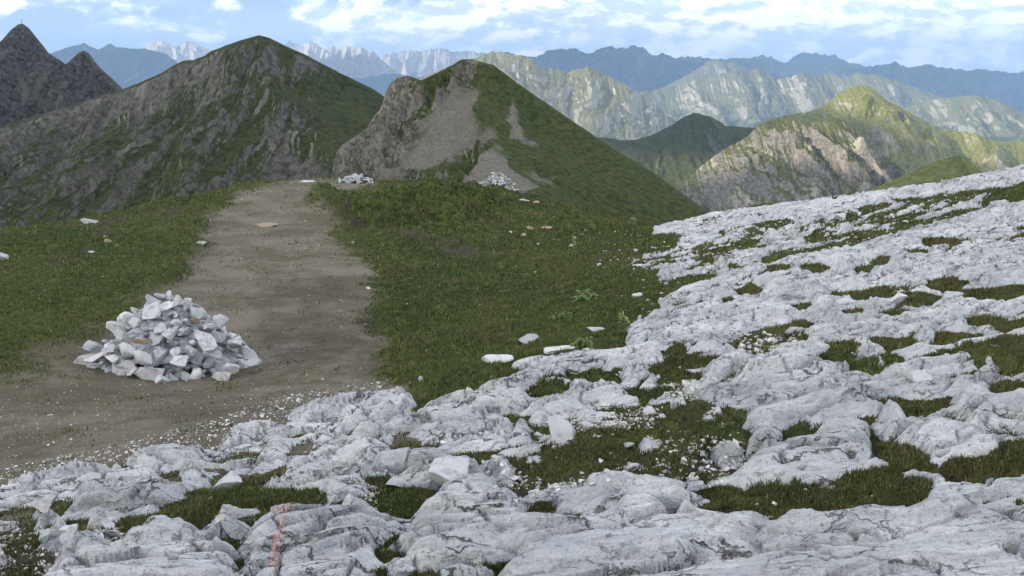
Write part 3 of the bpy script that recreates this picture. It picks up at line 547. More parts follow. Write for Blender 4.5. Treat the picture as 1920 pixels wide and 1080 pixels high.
PATHP = [(556, 330), (640, 332), (716, 336), (700, 350), (650, 358), (610, 366), (572, 376), (590, 386), (620, 395), (640, 410), (640, 440), (665, 470), (692, 510), (700, 560), (715, 620), (725, 680), (745, 715), (770, 745), (770, 790), (540, 900), (200, 960), (0, 990), (-6000, 2100), (-6000, 1200), (-300, 745), (0, 693), (60, 672), (110, 648), (200, 610), (275, 562), (330, 515), (368, 470), (386, 440), (384, 404), (430, 385), (452, 363), (500, 345)]
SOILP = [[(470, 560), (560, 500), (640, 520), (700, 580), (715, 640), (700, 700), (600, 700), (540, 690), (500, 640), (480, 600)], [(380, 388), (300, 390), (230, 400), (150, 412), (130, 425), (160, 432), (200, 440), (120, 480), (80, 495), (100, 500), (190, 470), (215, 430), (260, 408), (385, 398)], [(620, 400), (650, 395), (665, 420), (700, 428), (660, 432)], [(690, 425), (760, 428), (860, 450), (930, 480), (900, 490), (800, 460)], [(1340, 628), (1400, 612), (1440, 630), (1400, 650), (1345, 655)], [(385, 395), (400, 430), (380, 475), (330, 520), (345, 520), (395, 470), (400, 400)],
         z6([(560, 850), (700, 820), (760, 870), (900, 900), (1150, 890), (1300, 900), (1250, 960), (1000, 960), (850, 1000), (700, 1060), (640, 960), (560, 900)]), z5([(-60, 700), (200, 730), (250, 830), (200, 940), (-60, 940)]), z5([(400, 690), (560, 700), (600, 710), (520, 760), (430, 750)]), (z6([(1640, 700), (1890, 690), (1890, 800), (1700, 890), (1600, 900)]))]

ISLES = [ell(1052, 822, 34, 18), ell(1150, 802, 34, 10, -8), ell(985, 842, 40, 12), ell(975, 806, 17, 20, 15), ell(922, 878, 34, 16, 10), ell(1215, 828, 26, 8), ell(1360, 840, 26, 11), ell(1120, 775, 30, 7), ell(880, 905, 26, 12), ell(1330, 772, 34, 12, -12), ell(1250, 745, 30, 8), ell(1180, 880, 40, 9, -5), ell(1440, 800, 18, 34, 8)]
SOLID = [[(455, 1090), (478, 985), (520, 950), (600, 955), (700, 970), (722, 1010), (700, 1060), (690, 1100)], [(100, 1100), (130, 1035), (180, 1010), (260, 1012), (350, 985), (430, 1010), (445, 1100)],
         [(830, 950), (900, 935), (960, 940), (1100, 985), (1290, 990), (1500, 985), (1700, 975), (1900, 1000), (1900, 1200), (960, 1200), (980, 1060), (830, 1020)], [(985, 690), (1100, 672), (1200, 655), (1290, 655), (1230, 700), (1160, 715), (1080, 700), (980, 712)],
         [(870, 735), (960, 715), (1100, 722), (1130, 745), (1020, 740)], [(800, 770), (870, 750), (960, 760), (900, 780)], [(1230, 615), (1330, 585), (1560, 560), (1600, 590), (1330, 625)], [(1000, 760), (1080, 735), (1170, 740), (1100, 770), (1010, 785)], [(1300, 905), (1400, 850), (1500, 835), (1620, 850), (1720, 895), (1700, 915), (1500, 902)], [(1715, 900), (1930, 905), (1930, 985), (1730, 975)], [(1730, 800), (1930, 790), (1930, 850), (1780, 870)], [(1640, 800), (1760, 850), (1800, 900), (1700, 890)]]
def near_fields(x, y):
    B = BASE(x, y)
    w1 = fbm(x / 0.5, y / 0.5, 4, 40, 0.6); w2 = fbm(x / 0.5, y / 0.5, 4, 44, 0.6)
    k = 0.10 + 0.004 * y
    u, v = proj(x + k * w1, y + k * 1.2 * w2, B)
    mpx = np.maximum(y, 1) / F                                # metres per photo pixel, across
    s = np.full(x.shape, -1e4)
    for p_ in ROCK: s = np.maximum(s, poly_sd(u, v, p_))
    for p_ in GRASS: s = np.minimum(s, -poly_sd(u, v, p_) - 0.5)
    for p_ in ISLES: s = np.maximum(s, poly_sd(u, v, p_))
    sm = np.clip(s * mpx, -1.5, 1.5)                         # metres inside the rock
    ca, sa = cos(R(17)), sin(R(17)); al = x * ca + y * sa; ac = -x * sa + y * ca
    rub = soft(u, v, RUB, 12)
    pn_ = fbm(al / 0.9, ac / 0.33, 4, 60, 0.6)
    sm = np.where(rub > 0.02, np.maximum(sm, (pn_ - 0.03) * 0.55 - (1 - rub) * 0.5), sm)
    # small turf pockets and gaps in the slabs
    pocket = fbm(al / 0.75, ac / 0.26, 4, 64, 0.55); lowf = fbm(x / 2.5, y / 2.5, 2, 66)
    thr = 0.33 + 0.05 * sstep(u, 1250, 1450) - 0.14 * lowf - 0.12 * sstep(u, 1250, 800) * sstep(v, 640, 700)
    sm = np.minimum(sm, (thr - pocket) * 0.55 + 0.03)
    # ---- relief of the slabs
    solid = np.zeros(x.shape)
    for p_ in SOLID: solid = np.maximum(solid, soft(u, v, p_, 10))
    s0 = np.clip(s * mpx, -1.5, 1.5)
    wa = al + 0.22 * fbm(x / 0.8, y / 0.8, 3, 70); wc = ac + 0.16 * fbm(x / 0.7, y / 0.7, 3, 73)
    f1, f2, idd, tl1 = worley(wa / 0.95, wc / 0.36, 3); e = f2 - f1
    blocky = sstep(fbm(x / 1.6, y / 1.6, 3, 76) + 0.35 * sstep(u, 1300, 850) + 0.6 * soft(u, v, [(1180, 650), (1200, 590), (1330, 560), (1400, 600), (1300, 640)], 20), -0.15, 0.45)
    g1, g2, gid, tl2 = worley(wa / 0.30 + 5, wc / 0.15, 9); k1, k2, kid, tl3 = worley(wa / 0.10 + 3, wc / 0.055, 5)
    shw = sstep(fbm(x / 0.9, y / 0.9, 3, 77), -0.25, 0.2)
    crack = (1 - sstep(e, 0.02, 0.085)) * (0.35 + 0.65 * shw); fine = (1 - sstep(g2 - g1, 0.01, 0.10)) * sstep(0.6 * blocky + fbm(x / 0.5, y / 0.5, 3, 78), 0.15, 0.5)
    tt = (wc + 0.10 * fbm(wa / 1.4, wc / 0.5, 4, 79)) / 0.42; saw = tt - np.floor(tt); ter = sstep(saw, 0.0, 0.12) * (1 - saw)
    big = fbm(al / 2.2, ac / 0.9, 3, 82)
    # open joints between the blocks, filled with soil and turf
    gapn = fbm(x / 0.7, y / 0.45, 3, 83); gapw = 0.02 + 0.115 * sstep(gapn + 0.25 * blocky, 0.0, 0.45)
    sm = np.minimum(sm, (e - gapw) * 0.30)
    thin = fbm(al / 1.3 + 0.2 * w1, ac / 0.085, 3, 84, 0.55); sm = np.minimum(sm, (0.46 - 0.09 * sstep(u, 1150, 1300) * sstep(v, 720, 640) - 0.16 * sstep(fbm(x / 1.2, y / 1.2, 2, 86), -0.2, 0.5) - thin) * 0.16 + 0.012)
    sm = sm * (1 - solid) + s0 * solid; crack = crack * (1 - 0.7 * solid)
    rel = 0.06 * (idd - 0.4) * (0.35 + 0.65 * blocky) + 0.045 * tl1 - 0.06 * crack - 0.035 * fine + 0.065 * ter + 0.03 * big
    rel = rel + (0.026 * tl2 + 0.024 * (gid - 0.5)) * (0.35 + 0.65 * blocky) + 0.005 * tl3 + 0.006 * (kid - 0.5) + 0.018 * fbm(al / 0.45, ac / 0.20, 4, 85, 0.6) + 0.008 * (ridged(al / 0.2, ac / 0.08, 4, 88, 0.6) - 0.5)
    q = (rel + 0.02 * fbm(x / 1.1, y / 1.1, 3, 90)) / 0.035; fr = q - np.floor(q); rel = rel + 0.6 * ((np.floor(q) + sstep(fr, 0.6, 1.0)) - q) * 0.035 * sstep(fbm(x / 0.9, y / 0.6, 3, 92), -0.35, 0.25)
    pit = sstep(fbm(al / 0.16, ac / 0.07, 3, 93, 0.6), 0.36, 0.50); rel = 0.085 * np.tanh(rel / 0.085) - 0.03 * pit - 0.06 * crack
    edge = sstep(sm, -0.015, 0.07) ** 0.7
    out = np.clip(-sm, 0, 1)
    rz = B + edge * (0.092 + rel) - 0.04 - 0.9 * out
    # ---- ground: path, soil, turf
    pathm = np.full(x.shape, -1e4)
    pathm = poly_sd(u + 10 * w1, v + 5 * w2, PATHP); fray = fbm(x / 0.35, y / 0.35, 4, 95, 0.6)
    path = sstep(pathm * mpx + 0.32 * fray + 0.15 * fbm(x / 0.9, y / 0.9, 3, 96) + 0.45 * fbm(x / 2.6, y / 2.6, 2, 98) * sstep(y, 27, 20), -0.22, 0.16)
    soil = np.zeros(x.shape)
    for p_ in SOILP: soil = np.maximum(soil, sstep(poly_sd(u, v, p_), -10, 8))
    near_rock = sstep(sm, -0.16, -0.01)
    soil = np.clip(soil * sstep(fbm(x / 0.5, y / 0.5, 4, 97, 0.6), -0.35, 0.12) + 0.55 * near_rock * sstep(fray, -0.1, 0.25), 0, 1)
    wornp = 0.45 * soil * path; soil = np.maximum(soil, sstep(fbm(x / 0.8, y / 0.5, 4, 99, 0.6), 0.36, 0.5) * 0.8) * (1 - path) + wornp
    turfh = (0.045 + 0.06 * fbm(x / 0.45, y / 0.45, 4, 101, 0.55) + 0.20 * fbm(x / 1.9, y / 1.9, 3, 102)) * (1 - path) * (1 - 0.8 * soil)
    dist_r = np.clip(-sm, 0, 1)
    gz = B + turfh - 0.05 * sstep(sm, -0.10, 0.02) * (1 - path) + path * (0.012 * fbm(x / 0.3, y / 0.3, 5, 104, 0.6) + 0.03 * fbm(x / 1.5, y / 1.5, 2, 106))
    bank = soft(u, v, [(385, 405), (395, 470), (340, 525), (280, 570), (240, 560), (330, 480), (360, 420)], 14); gz = gz + 0.06 * bank * (1 - path)
    # the hummocky bank right of the path
    hm = soft(u, v, [(660, 384), (755, 356), (830, 346), (930, 362), (900, 420), (780, 420), (660, 430), (630, 400)], 16)
    gz = gz + hm * (1 - path) * (0.85 * ridged(x / 1.4, y / 2.2, 4, 108) - 0.25)
    hum = np.exp(-((u - 603) / 30) ** 2 - ((v - 374) / 14) ** 2); gz = gz + 0.45 * hum
    gz = gz - 0.03 - 0.35 * sstep(sm, 0.12, 0.5)
    return dict(B=B, rz=rz, gz=gz, sm=sm, path=path * (1 - sstep(sm, 0.0, 0.05)), soil=soil, crack=np.clip(crack * (0.4 + 0.6 * sstep(fray, -0.3, 0.2)) + fine * 0.7 + 0.8 * pit, 0, 1), u=u, v=v, hm=hm, rub=rub)

ys = [0.9]
while ys[-1] < 62: ys.append(ys[-1] + 0.0019 * ys[-1] ** 1.30)
ys = np.array(ys)[:, None]; qs = np.linspace(-1, 1, 1330)[None]; aq = np.abs(qs)
X = np.sign(qs) * np.where(aq < 0.88, aq / 0.88 * 0.64 * ys, 0.64 * ys + (aq - 0.88) / 0.12 * (0.14 * ys + 4.0)); Y = ys + 0 * qs
NF = near_fields(X, Y); print('near grid', X.shape)
FQ = grid_faces(*X.shape)
M_rock = mat_limestone(); M_ground = mat_ground(); M_stone = mat_stone(); M_tan = mat_tan(); M_grass = mat_grass()
Vg = np.stack([X, Y, NF['gz']], -1).reshape(-1, 3); Vr = np.stack([X, Y, NF['rz']], -1).reshape(-1, 3)
pf = (NF['path'] > 0.5).ravel()[FQ].sum(1) >= 2
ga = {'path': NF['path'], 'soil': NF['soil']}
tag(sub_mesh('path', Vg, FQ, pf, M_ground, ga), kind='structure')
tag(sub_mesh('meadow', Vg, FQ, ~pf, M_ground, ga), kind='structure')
keep = ((NF['rz'] > NF['gz'] - 0.06).ravel()[FQ]).any(1)
tag(sub_mesh('limestone_slabs', Vr, FQ, keep, M_rock, {'crack': NF['crack']}), kind='structure')

# ---------------------------------------------------------------- stones
def stone_geo(n, seed, sharp=7, flat=1.0, rough=0.05):
    """a broken block: a ball cut by random planes"""
    r = np.random.RandomState(seed); V, T = ICO[n]; V = V * 1.25
    for i in range(sharp + 3):
        d = r.normal(size=3); d /= np.linalg.norm(d); off = r.uniform(0.40, 0.85)
        h = V @ d - off; V = V - np.maximum(h, 0)[:, None] * d * 0.97
    V = V / np.abs(V).max(0) * np.array([1, 1, 1.0])
    a = V * 2.3 + seed
    nn = fbm(a[:, 0] + a[:, 2] * 0.7, a[:, 1] - a[:, 2] * 0.6, 4, seed % 50, 0.6); V = V * (1 + rough * 2.2 * nn[:, None])
    if n > 2: b = V * 8 + seed; V = V * (1 + 0.045 * fbm(b[:, 0] + b[:, 2] * 0.6, b[:, 1] - b[:, 2] * 0.8, 3, seed % 40, 0.6)[:, None])
    V[:, 2] *= flat; return V, T
def stone_mesh(name, seed, n=3, flat=1.0, rough=0.05, mat=None):
    V, T = stone_geo(n, seed, flat=flat, rough=rough)
    me = bpy.data.meshes.new(name); me.from_pydata(V.tolist(), [], T.tolist()); me.materials.append(mat or M_stone)
    me.polygons.foreach_set('use_smooth', np.ones(len(T), bool)); me.update()
    try: me.set_sharp_from_angle(angle=R(24))
    except Exception: pass
    return me
SM = [stone_mesh('stone', 100 + i, 4, 1.0, 0.05) for i in range(16)]
ST = [stone_mesh('tan_stone', 200 + i, 3, 1.0, 0.06, M_tan) for i in range(3)]
def put(name, me, loc, scale, rot, parent=None):
    o = bpy.data.objects.new(name, me); COL.objects.link(o); o.location = loc; o.scale = scale; o.rotation_euler = rot
    if parent: o.parent = parent
    return o
def surf(x, y):
    x = np.atleast_1d(np.asarray(x, float)); y = np.atleast_1d(np.asarray(y, float)); f = near_fields(x, y)
    return np.where(f['rz'] > f['gz'], f['rz'], f['gz']), f
def merged(name, items, mat, parent=None, smooth=False, n=1, attrs=None):
    """many small stones as one mesh; items rows x, y, z, sx, sy, sz, yaw"""
    it = np.asarray(items, float); VS = []; r = np.random.RandomState(5); geo = [stone_geo(n, 300 + i, rough=0.03) for i in range(6)]
    Tn = len(geo[0][1]); nv = len(geo[0][0]); k = r.randint(0, 6, len(it)); V = np.stack([g[0] for g in geo])[k]
    c, s_ = np.cos(it[:, 6])[:, None], np.sin(it[:, 6])[:, None]; V = V * it[:, None, 3:6]
    X = V[..., 0] * c - V[..., 1] * s_; Y_ = V[..., 0] * s_ + V[..., 1] * c
    tl = r.normal(0, 0.25, (len(it), 2)); Z_ = V[..., 2] + X * tl[:, :1] + Y_ * tl[:, 1:]
    P3 = np.stack([X, Y_, Z_], -1) + it[:, None, :3]
    Fc = (geo[0][1][None] + (np.arange(len(it)) * nv)[:, None, None]).reshape(-1, 3)
    return mesh_np(name, P3.reshape(-1, 3), Fc, mat, smooth=smooth, parent=parent)

def cairn(name, label, group, base, rad, H, nst, seed, big=(), depth=0.75, lean=0.0, slab=0.0):
    r = np.random.RandomState(seed); root = bpy.data.objects.new(name, None); COL.objects.link(root)
    z0 = surf(base[0], base[1])[0][0]; root.location = (base[0], base[1], z0); tag(root, label, 'cairn', group)
    root.empty_display_size = 0.1
    def prof(q): return rad * (1 - q) ** 0.72 * 1.0 + 0.05 * rad        # radius at height fraction q
    def gz(x, y): return surf(base[0] + x, base[1] + y)[0] - z0
    placed = [np.array(b[:3]) for b in big]; rr_ = [max(b[3:6]) for b in big]; out = []
    for b in big: out.append(b)
    tries = 0
    while len(out) < nst and tries < 9000:
        tries += 1; q = r.rand() ** 1.35 * 0.97; a = r.uniform(0, 2 * pi)
        if r.rand() < 0.55 and sin(a) > 0.2: a = -a
        s = rad * r.choice([0.06, 0.085, 0.115, 0.15], p=[0.34, 0.34, 0.22, 0.10]) * (1.10 - 0.30 * q)
        if q > 0.75: s *= 0.9
        R_ = prof(q) - s * 0.35; p = np.array([R_ * cos(a) + lean * q, depth * R_ * sin(a), q * H + s * 0.25])
        if any(np.linalg.norm((p - b)) < 0.70 * (s + c_) for b, c_ in zip(placed, rr_)): continue
        placed.append(p); rr_.append(s)
        e = [s * r.uniform(0.95, 1.4), s * r.uniform(0.7, 1.0), s * r.uniform(0.45, 0.8)]
        slope = 0.75 * sin(a) if True else 0
        out.append((*p, *e, r.normal(0.55 * -sin(a), 0.35), r.normal(0.55 * cos(a), 0.35), a + r.normal(0, 0.6)))
    out.sort(key=lambda b: -max(b[3:6]))
    xs = np.array([b[0] for b in out]); ysb = np.array([b[1] for b in out]); g = gz(xs, ysb)
    for i, b in enumerate(out):
        zz = b[2] + g[i] * max(0, 1 - b[2] / (0.6 * H))
        me = ST[i % 3] if (i * 7 + seed) % 23 == 5 and i > 15 else SM[(i * 5 + seed) % 16]
        put('stone', me, (b[0], b[1], zz), b[3:6], b[6:9], root)
    it = []
    for k in range(int(nst * 2.2)):
        q = r.rand() ** 1.5 * 0.9; a = r.uniform(0, 2 * pi); s = rad * r.uniform(0.045, 0.095); R_ = (prof(q) - s) * r.uniform(0.82, 0.99)
        it.append((R_ * cos(a) + lean * q, depth * R_ * sin(a), q * H - 0.01, s * 1.3, s, s * 0.7, r.uniform(0, 6)))
    for k in range(int(nst * 1.2)):
        q = r.rand() * 0.8; a = r.uniform(0, 2 * pi); s = rad * r.uniform(0.12, 0.16); R_ = (prof(q) - s * 1.1) * r.rand() ** 0.4
        it.append((R_ * cos(a) + lean * q, depth * R_ * sin(a), q * H * 0.9, s * 1.3, s, s * 0.9, r.uniform(0, 6)))
    it = np.array(it); it[:, 2] += gz(it[:, 0], it[:, 1]) * np.clip(1 - it[:, 2] / (0.6 * H), 0, 1)
    ru = merged('small_stones', it, M_stone, root, n=2); tag(ru, kind='stuff'); return root
CB = hit(322, 676); mp = CB[1] / F
def cb(u, v, w, h, dy, rot=(0, 0, 0), dpt=None):
    """a big stone of the cairn, by the photo position of its middle, its size in photo pixels and its distance in front of the cairn's middle"""
    D = CB[1] - dy; q = px(u, v, D) - CB; m = D / F
    return (q[0], q[1], q[2], w * m / 2, (dpt or (w + h) / 2) * m / 2, h * m / 2, *rot)
BIG = [cb(283, 702, 62, 44, 0.75, (0.2, 0.1, 0.2)), cb(308, 718, 36, 26, 0.9, (0, 0.1, 1)), cb(418, 710, 42, 32, 0.85, (0.05, 0.05, 0.1)), cb(385, 634, 62, 40, 0.50, (0.5, 0.35, -0.2)),
       cb(180, 673, 60, 11, 0.45, (0.1, -0.42, 0.1), 22), cb(240, 653, 34, 32, 0.62, (0.4, 0.2, 0.3)), cb(270, 668, 40, 30, 0.70, (0.4, 0.3, 0.2)), cb(335, 678, 38, 22, 0.72, (0.3, 0, 0.3)),
       cb(285, 585, 44, 30, 0.28, (0.5, -0.5, 0.2)), cb(302, 573, 52, 18, 0.18, (0.4, -0.45, 0.1)), cb(371, 583, 36, 28, 0.25, (0.4, 0.4, 0)), cb(350, 566, 18, 42, 0.20, (0.3, 0.55, 0.1)),
       cb(330, 563, 12, 34, 0.15, (0.2, 0.45, 0.1)), cb(400, 663, 40, 24, 0.55, (0.4, 0.3, 0.2)), cb(440, 640, 32, 30, 0.35, (0.4, 0.4, 0)), cb(468, 660, 40, 22, 0.35, (0.3, 0.3, 0)),
       cb(470, 678, 42, 22, 0.5, (0.1, 0.1, 0)), cb(232, 626, 34, 26, 0.4, (0.5, -0.4, 0)), cb(206, 655, 30, 22, 0.5, (0.3, -0.3, 0)), cb(212, 677, 30, 24, 0.6, (0.2, -0.2, 0)), cb(325, 655, 30, 22, 0.6, (0.4, 0, 0.3)), cb(436, 690, 30, 24, 0.65, (0.4, 0.2, 0.3)), cb(187, 690, 18, 13, 0.62), cb(411, 600, 30, 26, 0.2, (0.4, 0.5, 0)), cb(245, 690, 26, 30, 0.65, (0.3, 0.2, 0.1))]
cairn('cairn', 'large cone of piled white limestone blocks on the brown path', 'cairns beside the path', CB, 1.02, 0.88, 100, 4, BIG, 0.78, 0.02)
q = hit(668, 341); cairn('cairn', 'small pointed heap of white stones where the path meets the skyline', 'cairns beside the path', q, 0.72, 0.30, 26, 9, (), 0.6)
q = hit(938, 357); cairn('cairn', 'pointed grey white cairn at the far meadow edge below the grassy hill', 'cairns beside the path', q, 0.70, 0.58, 34, 14, (), 0.6, -0.12)

LOOSE = [(420, 908, 78, 42, 0, 'angular white block sitting alone in the turf of the lower left slabs'), (985, 630, 54, 24, 0, 'smooth white boulder on the dark meadow just above the slabs'),
 (932, 690, 66, 15, 0, 'low flat white stone with a notched top at the lower end of the meadow'), (1050, 655, 66, 18, 0, 'broad flat pale slab lying on the meadow below the smooth boulder'),
 (790, 708, 14, 13, 0, 'tiny white triangular stone standing on the meadow right of the path'), (838, 886, 96, 56, 0, 'large domed boulder with a brown hollow on top among the central slabs'),
 (1052, 815, 60, 40, 0, 'rounded white boulder in the middle of the central turf patch'), (745, 905, 60, 32, 0, 'pale blunt boulder below the left edge of the large domed boulder'),
 (88, 965, 62, 38, 0, 'cracked white boulder at the lower left edge of the slabs'), (122, 992, 66, 40, 0, 'long tilted boulder leaning against the cracked boulder at lower left'),
 (200, 977, 34, 24, 0, 'small pointed white stone beside a green tuft at lower left'), (1112, 797, 52, 18, 0, 'flat grey white slab among rubble right of the rounded boulder'),
 (1010, 854, 20, 11, 0, 'small white cobble at the bottom of the central turf patch'), (1264, 768, 15, 32, 0, 'narrow white stone leaning upright in the brown turf'),
 (1007, 900, 15, 15, 0, 'small upright white stone at the edge of the dark gravel'), (1720, 708, 52, 32, 0, 'rounded white boulder on the right slab above a turf patch'),
 (1684, 560, 36, 20, 0, 'angular block at the left end of the loose block row on the right slab'), (1729, 545, 36, 14, 0, 'flat white block second in the row of loose blocks on the right slab'),
 (1761, 547, 26, 14, 0, 'pale wedge third in the row of loose blocks on the right slab'), (1793, 550, 36, 15, 0, 'diamond shaped flat stone at the right end of the loose block row'),
 (1606, 397, 26, 10, 0, 'small white boulder in the grass below the right skyline'), (1575, 410, 24, 13, 0, 'white boulder beside the brown grass strip below the skyline slabs'),
 (1865, 378, 14, 8, 0, 'small bright block under the turf bank at upper right'),
 (1021, 427, 30, 7, 1, 'long flat tan slab on the meadow'), (995, 427, 15, 8, 1, 'tan stone at the left end of the long flat tan slab on the meadow'),
 (984, 441, 15, 7, 1, 'tan stone below the flat tan slab on the meadow'), (957, 438, 8, 5, 0, 'small bright stone left of the tan stones on the meadow'),
 (983, 374, 20, 7, 0, 'pale slab lying on the turf just right of the small pointed cairn'), (1008, 382, 18, 6, 1, 'grey stone beside the pale slab right of the small pointed cairn'),
 (1005, 508, 7, 5, 0, 'lone white pebble in the middle of the meadow'), (1192, 565, 28, 11, 0, 'white stone on the meadow left of the blocky outcrop'),
 (690, 538, 10, 4, 0, 'small flat white stone at the boundary of path and meadow'), (661, 453, 7, 5, 0, 'small pale stone where the path borders the hummocky bank'),
 (574, 463, 11, 4, 1, 'small flat tan stone on the upper path'), (168, 414, 38, 9, 0, 'long flat pale slab near the crest of the left meadow'),
 (6, 480, 24, 22, 0, 'pale rock cut by the left edge of the photo'), (203, 454, 13, 9, 1, 'upright tan stone on the left meadow'),
 (170, 471, 14, 4, 0, 'thin white stone in the left meadow below the dark soil'), (196, 443, 10, 5, 1, 'small tan stone above the upright tan stone on the left meadow'),
 (229, 480, 24, 4, 0, 'thin long pale stone on the left meadow nearest the path'), (378, 461, 26, 9, 0, 'grey stone at the left edge of the upper path'),
 (492, 418, 54, 12, 1, 'flat tan outcrop stone in the middle of the upper path'), (800, 337, 46, 8, 0, 'flat white rock with a red and white mark on the crest of the grassy bank'),
 (577, 338, 30, 5, 0, 'flat white stones bedded at the crest of the path'), (1505, 745, 0, 0, 0, ''), (1010, 800, 18, 12, 0, 'white cube like stone left of the rubble in the central turf'),
 (945, 795, 0, 0, 0, ''), (1120, 622, 44, 10, 0, 'thin broken slab beside the tall leafy plant'), (1640, 672, 0, 0, 0, ''), (712, 820, 0, 0, 0, '')]
LK = {}
r = np.random.RandomState(21)
for i, (u, v, w, h, tan_, lab) in enumerate(LOOSE):
    if not lab: continue
    p = hit(u, v + h * 0.35); m = p[1] / F; z = surf(p[0], p[1])[0][0]; hh = h * m
    me = ST[i % 3] if tan_ else SM[(i * 3) % 16]; long_ = w / max(h, 1)
    o = put('boulder' if w > 40 else 'loose_stone', me, (p[0], p[1] + 0.12 * w * m, z + hh * 0.22), (w * m / 2, min(w, 1.3 * w / max(1, long_ * 0.6)) * m / 2, hh * 0.58), (r.normal(0, 0.08), r.normal(0, 0.08), r.uniform(-0.25, 0.25)))
    tag(o, lab, 'boulder' if w > 40 else 'stone'); LK[lab[:12]] = o

# rubble: countable white stones in the turf
def scatter(poly, n, seed):
    r = np.random.RandomState(seed); P_ = np.array(poly); out = []
    while len(out) < n:
        u = r.uniform(P_[:, 0].min(), P_[:, 0].max(), 400); v = r.uniform(P_[:, 1].min(), P_[:, 1].max(), 400)
        ok = poly_sd(u, v, P_) > 0; out += list(zip(u[ok], v[ok]))
    return np.array(out[:n])
def hits(uv):
    """many pixels at once"""
    Dg = 1.7 * (45 / 1.7) ** np.linspace(0, 1, 260); q = px(uv[:, :1], uv[:, 1:], Dg[None]); h = BASE(q[..., 0], q[..., 1])
    b = q[..., 2] < h; i = np.where(b.any(1), b.argmax(1), 259); i = np.maximum(i, 1); k = np.arange(len(uv))
    e0 = q[k, i - 1, 2] - h[k, i - 1]; e1 = q[k, i, 2] - h[k, i]; a = e0 / np.maximum(1e-6, e0 - e1)
    return (q[k, i - 1] + a[:, None] * (q[k, i] - q[k, i - 1]))[:, :2]
MEADOW_RUB = [(1000, 455), (1090, 432), (1240, 425), (1330, 440), (1390, 470), (1330, 530), (1240, 560), (1190, 600), (1150, 560), (1120, 510), (1080, 490)]
uv = np.concatenate([scatter(MEADOW_RUB, 46, 1), scatter([(1180, 430), (1300, 445), (1420, 430), (1500, 420), (1480, 470), (1330, 510), (1240, 540), (1180, 520)], 110, 2)])
sz = np.random.RandomState(3).lognormal(1.75, 0.45, len(uv)).clip(3, 17)
uv2 = np.concatenate([scatter(z6([(1000, 560), (1100, 540), (1450, 560), (1500, 700), (1200, 760), (1000, 720), (760, 800), (700, 740)]), 34, 4), scatter(z6([(520, 850), (700, 820), (760, 870), (900, 900), (1200, 900), (1500, 800), (1700, 760), (1600, 950), (1300, 960), (1000, 960), (700, 1040), (640, 960)]), 70, 5), scatter([(1480, 560), (1700, 540), (1900, 560), (1900, 720), (1640, 720), (1450, 640)], 30, 6)])
sz2 = np.random.RandomState(8).lognormal(2.25, 0.45, len(uv2)).clip(5, 24)
for UV, SZ, lab, grp, sd_ in [(uv, sz, 'loose white stone strewn over the turf between meadow and upper slabs', 'white stones strewn at the meadow edge', 31), (uv2, sz2, 'white limestone fragment lying in a turf or gravel pocket of the slabs', 'limestone fragments in the slab pockets', 33)]:
    xy = hits(UV); zz = surf(xy[:, 0], xy[:, 1])[0]; r = np.random.RandomState(sd_)
    for i in range(len(UV)):
        m = xy[i, 1] / F; w = SZ[i] * m; e = (w * r.uniform(0.45, 0.7), w * r.uniform(0.35, 0.5), w * r.uniform(0.18, 0.34))
        o = put('loose_stone', SM[r.randint(16)], (xy[i, 0], xy[i, 1], zz[i] + e[2] * 0.45), e, (r.normal(0, 0.15), r.normal(0, 0.15), r.uniform(0, 6)))
        uu, vv = UV[i]; big_ = SZ[i] > np.median(SZ)
        if grp.startswith('white'): where = 'in the turf left of the upper skyline slabs' if vv < 455 else ('on the meadow short of the rubble strip' if uu < 1190 else 'among the rubble between the skyline slabs and the main slab')
        else: where = 'in the turf patches of the right hand slab' if uu > 1440 else ('in the central turf patch of the slabs' if vv < 850 else 'in the dark gravel hollow below the central turf')
        tag(o, ('larger' if big_ else 'small') + ' loose white stone ' + where, 'stone', grp + (', larger' if big_ else ', small') + ' ones ' + where)

# gravel: too many to count
M_gravel, t = new_mat('grey_gravel', 0.9, 0.15); n_ = t.noise(t.pos(), 23, 4, 0.7); t.put(t.b.inputs['Base Color'], t.mix(t.step(n_, 0.35, 0.62), (0.17, 0.155, 0.13), (0.56, 0.56, 0.55)))
def gravel(name, specs, mat, seed):
    r = np.random.RandomState(seed); items = []
    for poly, n, lo, hi in specs:
        uv = scatter(poly, n, r.randint(9999)); xy = hits(uv); z, f = surf(xy[:, 0], xy[:, 1])
        s = r.uniform(lo, hi, n) * r.choice([0.6, 1, 1.6], n, p=[0.6, 0.3, 0.1]); s = s * xy[:, 1] / F
        keep = f['sm'] < 0.03
        items.append(np.c_[xy[:, 0], xy[:, 1], z + s * 0.15, s * 0.75, s * 0.55, s * 0.38, r.uniform(0, 6, n)][keep])
    return tag(merged(name, np.concatenate(items), mat, n=1), kind='stuff')
EDGE = [(-60, 895), (60, 855), (240, 820), (400, 780), (520, 740), (740, 705), (770, 740), (640, 760), (520, 800), (430, 820), (420, 850), (340, 845), (240, 860), (60, 905), (-60, 940)]
POCK = [z6([(560, 820), (700, 810), (780, 870), (900, 890), (1150, 880), (1300, 890), (1250, 970), (1000, 980), (850, 1010), (700, 1080), (600, 960)]), z6([(1400, 700), (1650, 700), (1890, 690), (1890, 800), (1700, 900), (1600, 960), (1450, 900)]), z5([(-60, 640), (200, 700), (300, 790), (250, 860), (200, 940), (-60, 940)]), z5([(400, 690), (560, 690), (620, 710), (520, 770), (420, 760)]), z6([(1000, 580), (1250, 570), (1450, 600), (1450, 680), (1150, 700), (1000, 660)]), z6([(1450, 420), (1700, 400), (1650, 500), (1500, 500)]), [(1380, 640), (1500, 630), (1520, 670), (1420, 690)], z5([(1560, 470), (1700, 520), (1700, 620), (1560, 560)])]
